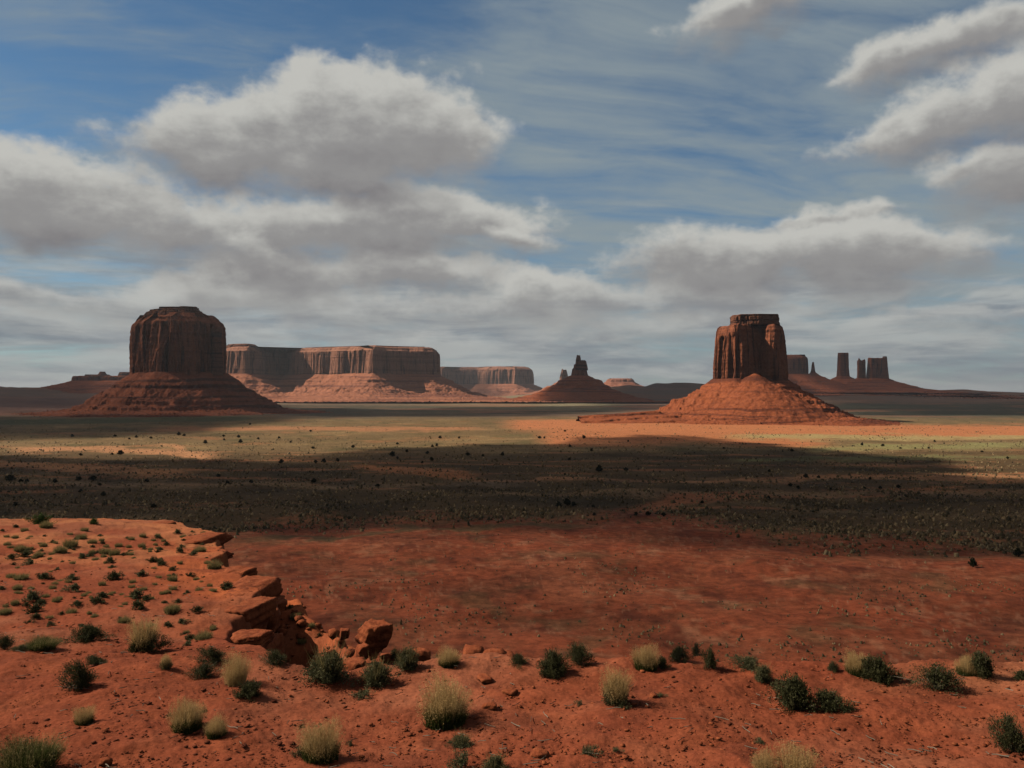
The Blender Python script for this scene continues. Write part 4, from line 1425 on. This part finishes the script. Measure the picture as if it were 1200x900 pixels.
SH, GR = 'shrubs on the red earth', 'grass clumps on the red earth'
FG = [
    ('shrub', 'shrub', 0, 99, 804, 54, 1.05, 'dense dark green shrub with a bare grey twig at its foot, left of frame', SH),
    ('shrub', 'lean', 1, 118, 776, 28, 0.9, 'low dark lobe of shrub touching the upper right of the dense green shrub at left', SH),
    ('shrub', 'shrub', 1, 106, 750, 44, 0.80, 'dark shrub at the crest of the hump above the dense green shrub', SH),
    ('shrub', 'mixed', 0, 170, 762, 48, 0.98, 'dark shrub with a tall tan grass top at the foot of the bluff', SH),
    ('shrub', 'shrub', 2, 8, 758, 28, 1.05, 'dark shrub cut by the left edge of the picture', SH),
    ('shrub', 'shrub', 0, 25, 762, 20, 0.8, 'little dark shrub beside the one at the left edge', SH),
    ('grass_clump', 'olive', 0, 50, 760, 42, 0.55, 'low straw-coloured grass strip right of the shrubs at the left edge', GR),
    ('shrub', 'mixed', 1, 196, 783, 18, 1.2, 'tiny green and tan plant below the tan-topped shrub of the bluff', SH),
    ('shrub', 'shrub', 3, 252, 774, 48, 0.68, 'wide low dark shrub behind the round tan grass ball', SH),
    ('shrub', 'shrub', 1, 240, 792, 36, 0.75, 'dark shrub just left of the round tan grass ball', SH),
    ('grass_clump', 'tan', 0, 278, 800, 36, 1.05, 'round tan grass ball with a dark green shrub leaning from its right side', GR),
    ('shrub', 'shrub', 2, 291, 815, 36, 1.05, 'dark green shrub growing out of the lower right of the tan grass ball', SH),
    ('shrub', 'shrub', 0, 323, 778, 36, 0.95, 'dark shrub in the shade of the overhanging ledge blocks', SH),
    ('shrub', 'sage', 0, 386, 797, 58, 0.98, 'large grey-green bush with pale stalks, below the debris slope', SH),
    ('shrub', 'sage', 1, 441, 800, 48, 0.90, 'grey-green bush directly in front of the split boulder', SH),
    ('shrub', 'sage', 2, 478, 783, 36, 0.98, 'olive bush right of the split boulder', SH),
    ('shrub', 'shrub', 3, 460, 773, 24, 1.0, 'dark shrub touching the right foot of the split boulder', SH),
    ('grass_clump', 'bunch', 1, 526, 778, 28, 0.85, 'tan tuft at the rim left of the dark shaded rocks', GR),
    ('shrub', 'shrub', 1, 608, 778, 24, 1.1, 'small shrub at the rim right of the dark shaded rocks', SH),
    ('shrub', 'shrub', 2, 646, 790, 38, 1.35, 'upright dark shrub at the rim, left one of a pair left of centre', SH),
    ('shrub', 'shrub', 0, 679, 776, 42, 1.05, 'flat-topped dark shrub at the rim, right one of a pair left of centre', SH),
    ('grass_clump', 'bunch', 2, 756, 782, 32, 1.0, 'pale tan grass at the rim beside a pair of upright shrubs', GR),
    ('shrub', 'shrub', 3, 776, 781, 20, 1.1, 'narrow dark shrub against the pale tan rim grass', SH),
    ('shrub', 'shrub', 1, 794, 774, 24, 1.45, 'tall dark shrub at the rim right of the pale tan grass', SH),
    ('shrub', 'shrub', 2, 830, 782, 26, 1.7, 'column-like dark shrub standing alone at the rim', SH),
    ('shrub', 'shrub', 0, 815, 767, 12, 1.8, 'thin dark sprig close to the left of the column-like shrub', SH),
    ('shrub', 'mixed', 2, 722, 824, 50, 1.0, 'dark shrub with tan grass behind and pale twigs at its right, centre right', SH),
    ('shrub', 'sprig', 0, 678, 825, 16, 1.0, 'tiny green plant on bare earth left of the tan-topped centre shrub', SH),
    ('shrub', 'sprig', 1, 774, 816, 18, 0.9, 'tiny grey plant on bare earth right of the tan-topped centre shrub', SH),
    ('shrub', 'shrub', 1, 875, 783, 38, 0.85, 'low shrub at the rim behind the left end of the biggest shrub', SH),
    ('shrub', 'sage', 2, 893, 796, 28, 0.95, 'olive shrub touching the left of the biggest shrub', SH),
    ('shrub', 'shrub', 3, 932, 829, 54, 1.38, 'biggest dark shrub of the foreground at right of centre', SH),
    ('shrub', 'lean', 0, 978, 829, 52, 1.05, 'low sprawling dark branch mass reaching right from the biggest shrub', SH),
    ('shrub', 'shrub', 0, 975, 785, 18, 1.0, 'small dark shrub at the rim right of the biggest shrub', SH),
    ('grass_clump', 'bunch', 0, 1002, 788, 28, 1.05, 'golden grass ball beside a wide shrub at the right rim', GR),
    ('shrub', 'shrub', 2, 1031, 796, 46, 1.10, 'wide dark shrub right of the golden grass ball', SH),
    ('shrub', 'shrub', 1, 1096, 806, 60, 0.95, 'wide spreading shrub with a long shadow on bare earth at right', SH),
    ('grass_clump', 'bunch', 2, 1130, 790, 24, 1.1, 'golden grass wedge between the spreading shrub and the tall right one', GR),
    ('shrub', 'shrub', 3, 1149, 792, 40, 1.45, 'tall dark shrub at the rim near the right edge', SH),
    ('shrub', 'shrub', 0, 1196, 794, 22, 1.0, 'small dark shrub at the right edge of the picture above bare sand', SH),
    ('shrub', 'shrub', 2, 1188, 878, 60, 1.15, 'large olive-dark shrub cut by the right edge near the bottom', SH),
    ('grass_clump', 'bunch', 0, 522, 846, 60, 1.0, 'big round bunchgrass with green base and tan seed heads, bottom centre', GR),
    ('grass_clump', 'bunch', 1, 377, 888, 50, 1.05, 'bunchgrass with a pointed tan plume and dark twigs at its left', GR),
    ('shrub', 'sprig', 2, 352, 886, 26, 1.0, 'dark twiggy sprig at the left of the plumed bunchgrass', SH),
    ('shrub', 'sprig', 0, 411, 873, 12, 1.6, 'tiny dry twig plant at the right of the plumed bunchgrass', SH),
    ('grass_clump', 'bunch', 2, 221, 853, 40, 1.0, 'bunchgrass with a tan crown, left one of two touching clumps', GR),
    ('grass_clump', 'bunch', 0, 255, 861, 26, 1.05, 'smaller pale bunchgrass, right one of two touching clumps', GR),
    ('grass_clump', 'bunch', 1, 101, 845, 24, 0.95, 'very small green and tan tuft on bare earth at lower left', GR),
    ('grass_clump', 'olive', 1, 36, 905, 78, 0.85, 'large grey-tan grass mound in the bottom left corner', GR),
    ('shrub', 'sprig', 1, 426, 816, 36, 0.7, 'faint grey sprawling plant on the earth below the split boulder', SH),
    ('shrub', 'sage', 0, 541, 872, 32, 0.75, 'low grey-green plant just below the big round bunchgrass', SH),
    ('shrub', 'sprig', 2, 541, 899, 46, 0.9, 'sparse twiggy plant at the bottom edge below the low grey-green plant', SH),
    ('shrub', 'sage', 1, 580, 902, 38, 0.8, 'grey-green bush at the bottom edge right of the sparse twigs', SH),
    ('shrub', 'sprig', 0, 690, 883, 34, 0.8, 'small dark ground plant near the bottom, right of the loose brown rock', SH),
    ('shrub', 'sprig', 1, 722, 879, 20, 0.7, 'faint grey plant right beside the small dark ground plant at the bottom', SH),
    ('grass_clump', 'tan', 1, 895, 906, 34, 0.95, 'blond grass at the bottom edge, left one of two', GR),
    ('grass_clump', 'tan', 2, 932, 908, 52, 0.75, 'blond grass at the bottom edge, right and wider one of two', GR),
    ('shrub', 'sprig', 2, 890, 868, 22, 0.5, 'flat faint green plant on the bare earth above the blond grass', SH),
    ('shrub', 'green', 0, 49, 614, 27, 0.95, 'bright green bush on the skyline of the bluff', SH),
    ('shrub', 'green', 1, 110, 614, 15, 1.0, 'smaller grey-green bush on the bluff skyline right of the bright green one', SH),
]
for i_, (nm, kd, vr, px, py, w, hs, lb, gp) in enumerate(FG):
    if kd == 'shrub': vr = i_ % 8
    plant(nm, kd, vr, px, py, w, hs, lb, 'shrub' if nm == 'shrub' else 'grass', gp)

# pale bare twig at the foot of the dense left shrub
p = at(91, 803)
rs = np.random.RandomState(12)
tw = []
for a, l in ((0.2, .30), (0.9, .22), (2.4, .16), (-0.3, .2)):
    t = np.linspace(0, 1, 6)
    tw.append(np.stack([np.cos(a) * l * t + 0.015 * rs.normal(size=6), -0.10 * t + 0 * t, 0.02 + np.sin(abs(a)) * l * 0.7 * t * (1 - 0.3 * t)], -1))
tv, tf = tubes(np.array(tw), 0.011, 0.004)
tag(mesh('dead_twig', tv, tf, M['bark'], loc=p + Vector((0, -0.12, 0))), 'pale bare twig lying before the dense green shrub at left', 'twig')

# small tufts dotted over the bluff: the larger ones read off the picture, then a scatter of little ones
BT = [(30, 652, 14, 0), (14, 676, 10, 1), (26, 678, 16, 1), (53, 678, 18, 0), (86, 678, 14, 0), (90, 692, 20, 0), (134, 679, 20, 0), (38, 704, 24, 0), (50, 707, 14, 0), (42, 716, 20, 0),
      (92, 708, 15, 0), (115, 706, 20, 0), (122, 700, 16, 0), (160, 700, 22, 0), (172, 704, 15, 0), (163, 713, 20, 0), (194, 706, 9, 0), (203, 716, 18, 1), (232, 716, 14, 0), (124, 648, 13, 0),
      (135, 650, 12, 0), (130, 659, 13, 0), (132, 665, 9, 0), (96, 631, 12, 0), (84, 640, 16, 1), (97, 654, 14, 0), (107, 652, 12, 0), (109, 636, 10, 0), (25, 645, 14, 1), (33, 648, 12, 0),
      (46, 652, 10, 0), (38, 661, 14, 0), (72, 647, 14, 1), (15, 655, 14, 0), (180, 658, 14, 0), (190, 662, 14, 0), (203, 668, 13, 0), (203, 680, 11, 0), (168, 674, 16, 0), (228, 650, 12, 0),
      (224, 675, 10, 0), (235, 646, 14, 1), (252, 666, 16, 1), (264, 668, 12, 1), (267, 689, 18, 0), (208, 625, 10, 0), (186, 630, 10, 0), (196, 639, 10, 0), (213, 642, 9, 0), (212, 647, 11, 0),
      (189, 644, 9, 0), (168, 629, 7, 0), (150, 631, 7, 0), (224, 629, 7, 0), (220, 694, 8, 0), (210, 705, 10, 0), (262, 732, 14, 1), (213, 730, 14, 0), (198, 734, 14, 0), (147, 728, 14, 1),
      (224, 748, 14, 0), (240, 748, 20, 1), (222, 755, 14, 0), (60, 732, 11, 0), (8, 718, 14, 1), (45, 725, 15, 0), (85, 718, 12, 0), (36, 730, 11, 0), (3, 690, 10, 0), (22, 690, 10, 1),
      (234, 692, 8, 1), (140, 640, 8, 1), (153, 650, 9, 1), (63, 636, 9, 0), (52, 640, 8, 1), (110, 641, 7, 0), (118, 628, 8, 0), (100, 622, 8, 0), (30, 622, 8, 1), (55, 618, 14, 1), (20, 618, 8, 0)]
r2 = random.Random(17)
for _ in range(120):
    BT.append((r2.uniform(-20, 250), r2.uniform(622, 700), r2.uniform(4, 8), 1 if r2.random() < 0.55 else 0))
for _ in range(30):
    BT.append((r2.uniform(-20, 260), r2.uniform(690, 745), r2.uniform(5, 10), 1 if r2.random() < 0.5 else 0))
for px, py, w, t in BT:
    w = w * 1.15 + 1
    if t == 0 and w < 16 and r2.random() < 0.3: t = 1
    p = at(px, py)
    if float(sdist(np.array([p.x]), np.array([p.y]), RIM)[0]) > -0.2 or p.y > 40: continue
    if t:
        plant('grass_tuft', 'tuft_tan', r2.randint(0, 2), px, py, w, r2.uniform(0.7, 1.0), 'small straw-coloured grass tuft dotted over the bluff top', 'grass', 'straw tufts on the bluff', p, True)
    else:
        plant('shrub_tuft', 'tuft_dark', r2.randint(0, 3), px, py, w, r2.uniform(0.6, 0.9), 'small dark shrub tuft dotted over the bluff top', 'shrub', 'dark tufts on the bluff', p, True)
# on the debris slope
for i, (px, py, w, t) in enumerate([(347, 724, 14, 1), (362, 716, 14, 1), (386, 724, 16, 0), (333, 707, 12, 0), (366, 733, 10, 1), (375, 745, 10, 0), (395, 733, 8, 1), (355, 752, 12, 1), (340, 712, 10, 0)]):
    p = at(px, py)
    if p.y > 40: p = Vector(on_ray(px, py, 14.5)); p.z = gz(p.x, p.y)
    plant('grass_tuft' if t else 'shrub_tuft', 'tuft_tan' if t else 'tuft_dark', i % 3, px, py, w, 0.9, 'small pale tuft growing on the shaded debris slope' if t else 'small dark tuft growing on the shaded debris slope',
          'grass' if t else 'shrub', 'tufts on the debris slope', p, True)


# ------------------------------------------------------------------ junipers on the valley floor
def juniper_data(seed):
    (lv, lf), _ = shrub_parts(seed, 1.0, 0.9, 46, 34, 0.16, 0.0, 4)
    o = mesh('juniper', lv + np.array([0, 0, 0.08]), lf, M['juniper_leaves'])
    tv, tf = tubes(np.array([[[0, 0, -0.05], [0.02, 0, 0.15], [0.0, 0.02, 0.3], [0.03, 0, 0.45]]]), 0.06, 0.03)
    d = o.data
    bpy.data.objects.remove(o)
    o = mesh('juniper', np.vstack([lv + np.array([0, 0, 0.08]), tv]), [lf, tf + len(lv)], M['juniper_leaves'])
    d = o.data
    bpy.data.objects.remove(o)
    return d


JD = [juniper_data(500 + i) for i in range(4)]
JUN = [(95, 534, 5), (132, 533, 4), (141, 533, 7), (12, 564, 9), (25, 566, 7), (32, 565, 6), (93, 563, 7), (110, 563, 8), (118, 569, 5), (65, 566, 6), (95, 577, 5), (122, 581, 6), (65, 581, 4), (42, 589, 4),
       (19, 593, 6), (181, 595, 6), (256, 559, 6), (173, 565, 6), (295, 566, 5), (368, 566, 7), (330, 543, 7), (267, 567, 6), (152, 515, 3), (160, 513, 4), (177, 514, 4), (210, 510, 5), (216, 511, 4),
       (241, 520, 5), (262, 512, 4), (263, 516, 3), (280, 513, 4), (282, 519, 5), (303, 515, 4), (327, 514, 4), (341, 519, 3), (367, 526, 4), (135, 512, 4), (85, 512, 5), (293, 498, 3), (364, 506, 3),
       (370, 543, 5), (380, 542, 6), (396, 541, 5), (414, 525, 4), (466, 521, 4), (538, 514, 3), (516, 514, 4), (477, 530, 4), (501, 532, 5), (507, 524, 4), (512, 523, 4), (460, 535, 7), (466, 538, 4),
       (495, 543, 4), (506, 540, 5), (548, 534, 5), (566, 535, 4), (589, 534, 5), (638, 514, 3), (632, 514, 4), (684, 514, 5), (668, 524, 4), (693, 529, 4), (702, 553, 9), (733, 552, 7), (667, 539, 4),
       (736, 518, 3), (662, 506, 3), (443, 571, 7), (655, 594, 8), (665, 592, 9), (672, 593, 7), (695, 595, 5), (696, 604, 5), (745, 604, 5), (759, 604, 7), (777, 605, 7), (928, 529, 5), (848, 526, 3),
       (944, 560, 6), (959, 561, 5), (1019, 562, 4), (901, 553, 4), (926, 570, 5), (935, 573, 5), (973, 574, 4), (1013, 573, 4), (1031, 573, 5), (1052, 572, 6), (1010, 522, 4), (1034, 523, 4), (1055, 526, 3),
       (1072, 526, 3), (1088, 526, 3), (1095, 518, 3), (1150, 530, 3), (1180, 538, 4), (900, 585, 5), (822, 590, 5)]
JL = ['small dark juniper on the sunlit grassy band of the valley', 'small dark juniper on the shaded sagebrush plain']
for i, (px, py, w) in enumerate(JUN):
    p = at(px, py)
    o = bpy.data.objects.new('juniper', JD[i % 4])
    COL.objects.link(o)
    o.location = p
    s = w * p.y / F * 1.0
    o.scale = (s, s, s * r2.uniform(0.75, 1.05))
    o.rotation_euler = (0, 0, r2.uniform(0, 6.28))
    lit = py < np.interp(px, [0, 200, 320, 400, 620, 700, 820, 985, 1060, 1200], [533, 538, 540, 527, 520, 514, 515, 531, 540, 552])
    tag(o, JL[0 if lit else 1], 'tree', 'junipers on the sunlit band' if lit else 'junipers on the shaded plain')
for (px, py, w, lb) in [(1139, 664, 10, 'lone dark juniper standing on the red flat toward the right edge'), (1192, 652, 11, 'dark juniper on the red flat at the right edge of the picture')]:
    p = at(px, py)
    o = bpy.data.objects.new('juniper', JD[px % 4])
    COL.objects.link(o)
    o.location = p
    s = w * p.y / F
    o.scale = (s, s, s * 1.15)
    tag(o, lb, 'tree')


# ------------------------------------------------------------------ sagebrush over the plain: past counting
def scatter_scrub(name, n, ylo, yhi, xlo, xhi, smin, smax, seed, keep):
    rs = np.random.RandomState(seed)
    py = rs.uniform(ylo, yhi, n)
    px = rs.uniform(xlo, xhi, n)
    D = CAMZ * F / (py - HY) * rs.uniform(0.985, 1.015, n)
    x, y = (px - 600) / F * D, D
    k = keep(px, py, x, y, rs.rand(n))
    x, y = x[k], y[k]
    z = ground(x, y)
    n = len(x)
    s = (smin + (smax - smin) * rs.rand(n) ** 3.5)
    # a ragged little dome: five leaf clumps each
    base = np.array([[-.5, -.35, 0], [.5, -.3, 0], [.1, .5, 0], [-.28, -.12, .5], [.3, -.1, .46], [.0, .25, .55], [0, 0, .72]])
    fc = np.array([[0, 1, 4], [0, 4, 3], [1, 2, 5], [1, 5, 4], [2, 0, 3], [2, 3, 5], [3, 4, 6], [4, 5, 6], [5, 3, 6]])
    a = rs.uniform(0, 6.28, n)
    c_, s_ = np.cos(a)[:, None], np.sin(a)[:, None]
    jit = base[None] * (1 + 0.35 * rs.normal(size=(n, 7, 1)))
    X = (jit[..., 0] * c_ - jit[..., 1] * s_) * s[:, None] + x[:, None]
    Y = (jit[..., 0] * s_ + jit[..., 1] * c_) * s[:, None] + y[:, None]
    Z = jit[..., 2] * s[:, None] + z[:, None] - 0.03 * s[:, None]
    V = np.stack([X, Y, Z], -1).reshape(-1, 3)
    Fc = (fc[None] + (np.arange(n) * 7)[:, None, None]).reshape(-1, 3)
    tag(mesh(name, V, Fc, M['scrub_leaves']), kind='stuff')


_edge = lambda px: np.interp(px, [-400, 0, 260, 330, 450, 600, 760, 830, 900, 1000, 1200, 1600], [440, 455, 440, 452, 470, 485, 512, 470, 425, 402, 384, 380])
rs_ = np.random.RandomState(77)
scatter_scrub('sagebrush', 75000, 520, 650, -60, 1260, 0.5, 2.6, 31,
              lambda px, py, x, y, r: (y + 24 * fbm(x / 70 + 3.1, y / 70 - 5.7, 1.5, 4) > _edge(px) - 45 * rs_.rand(len(px)) ** 2) & (r < 0.35 + 0.65 * ss(fbm(x / 60, y / 60, 2.0, 3), -0.2, 0.4)))
scatter_scrub('sagebrush', 22000, 490, 522, -60, 1260, 0.6, 2.6, 33, lambda px, py, x, y, r: r < ss(fbm(x / 110, y / 110, 2.0, 3), -0.1, 0.5))
scatter_scrub('sagebrush', 15000, 600, 780, 200, 1260, 0.15, 1.1, 35, lambda px, py, x, y, r: (y < _edge(px)) & (r < 0.1 + 0.9 * ss(fbm(x / 40, y / 40, 4.0, 3), 0.1, 0.5)))
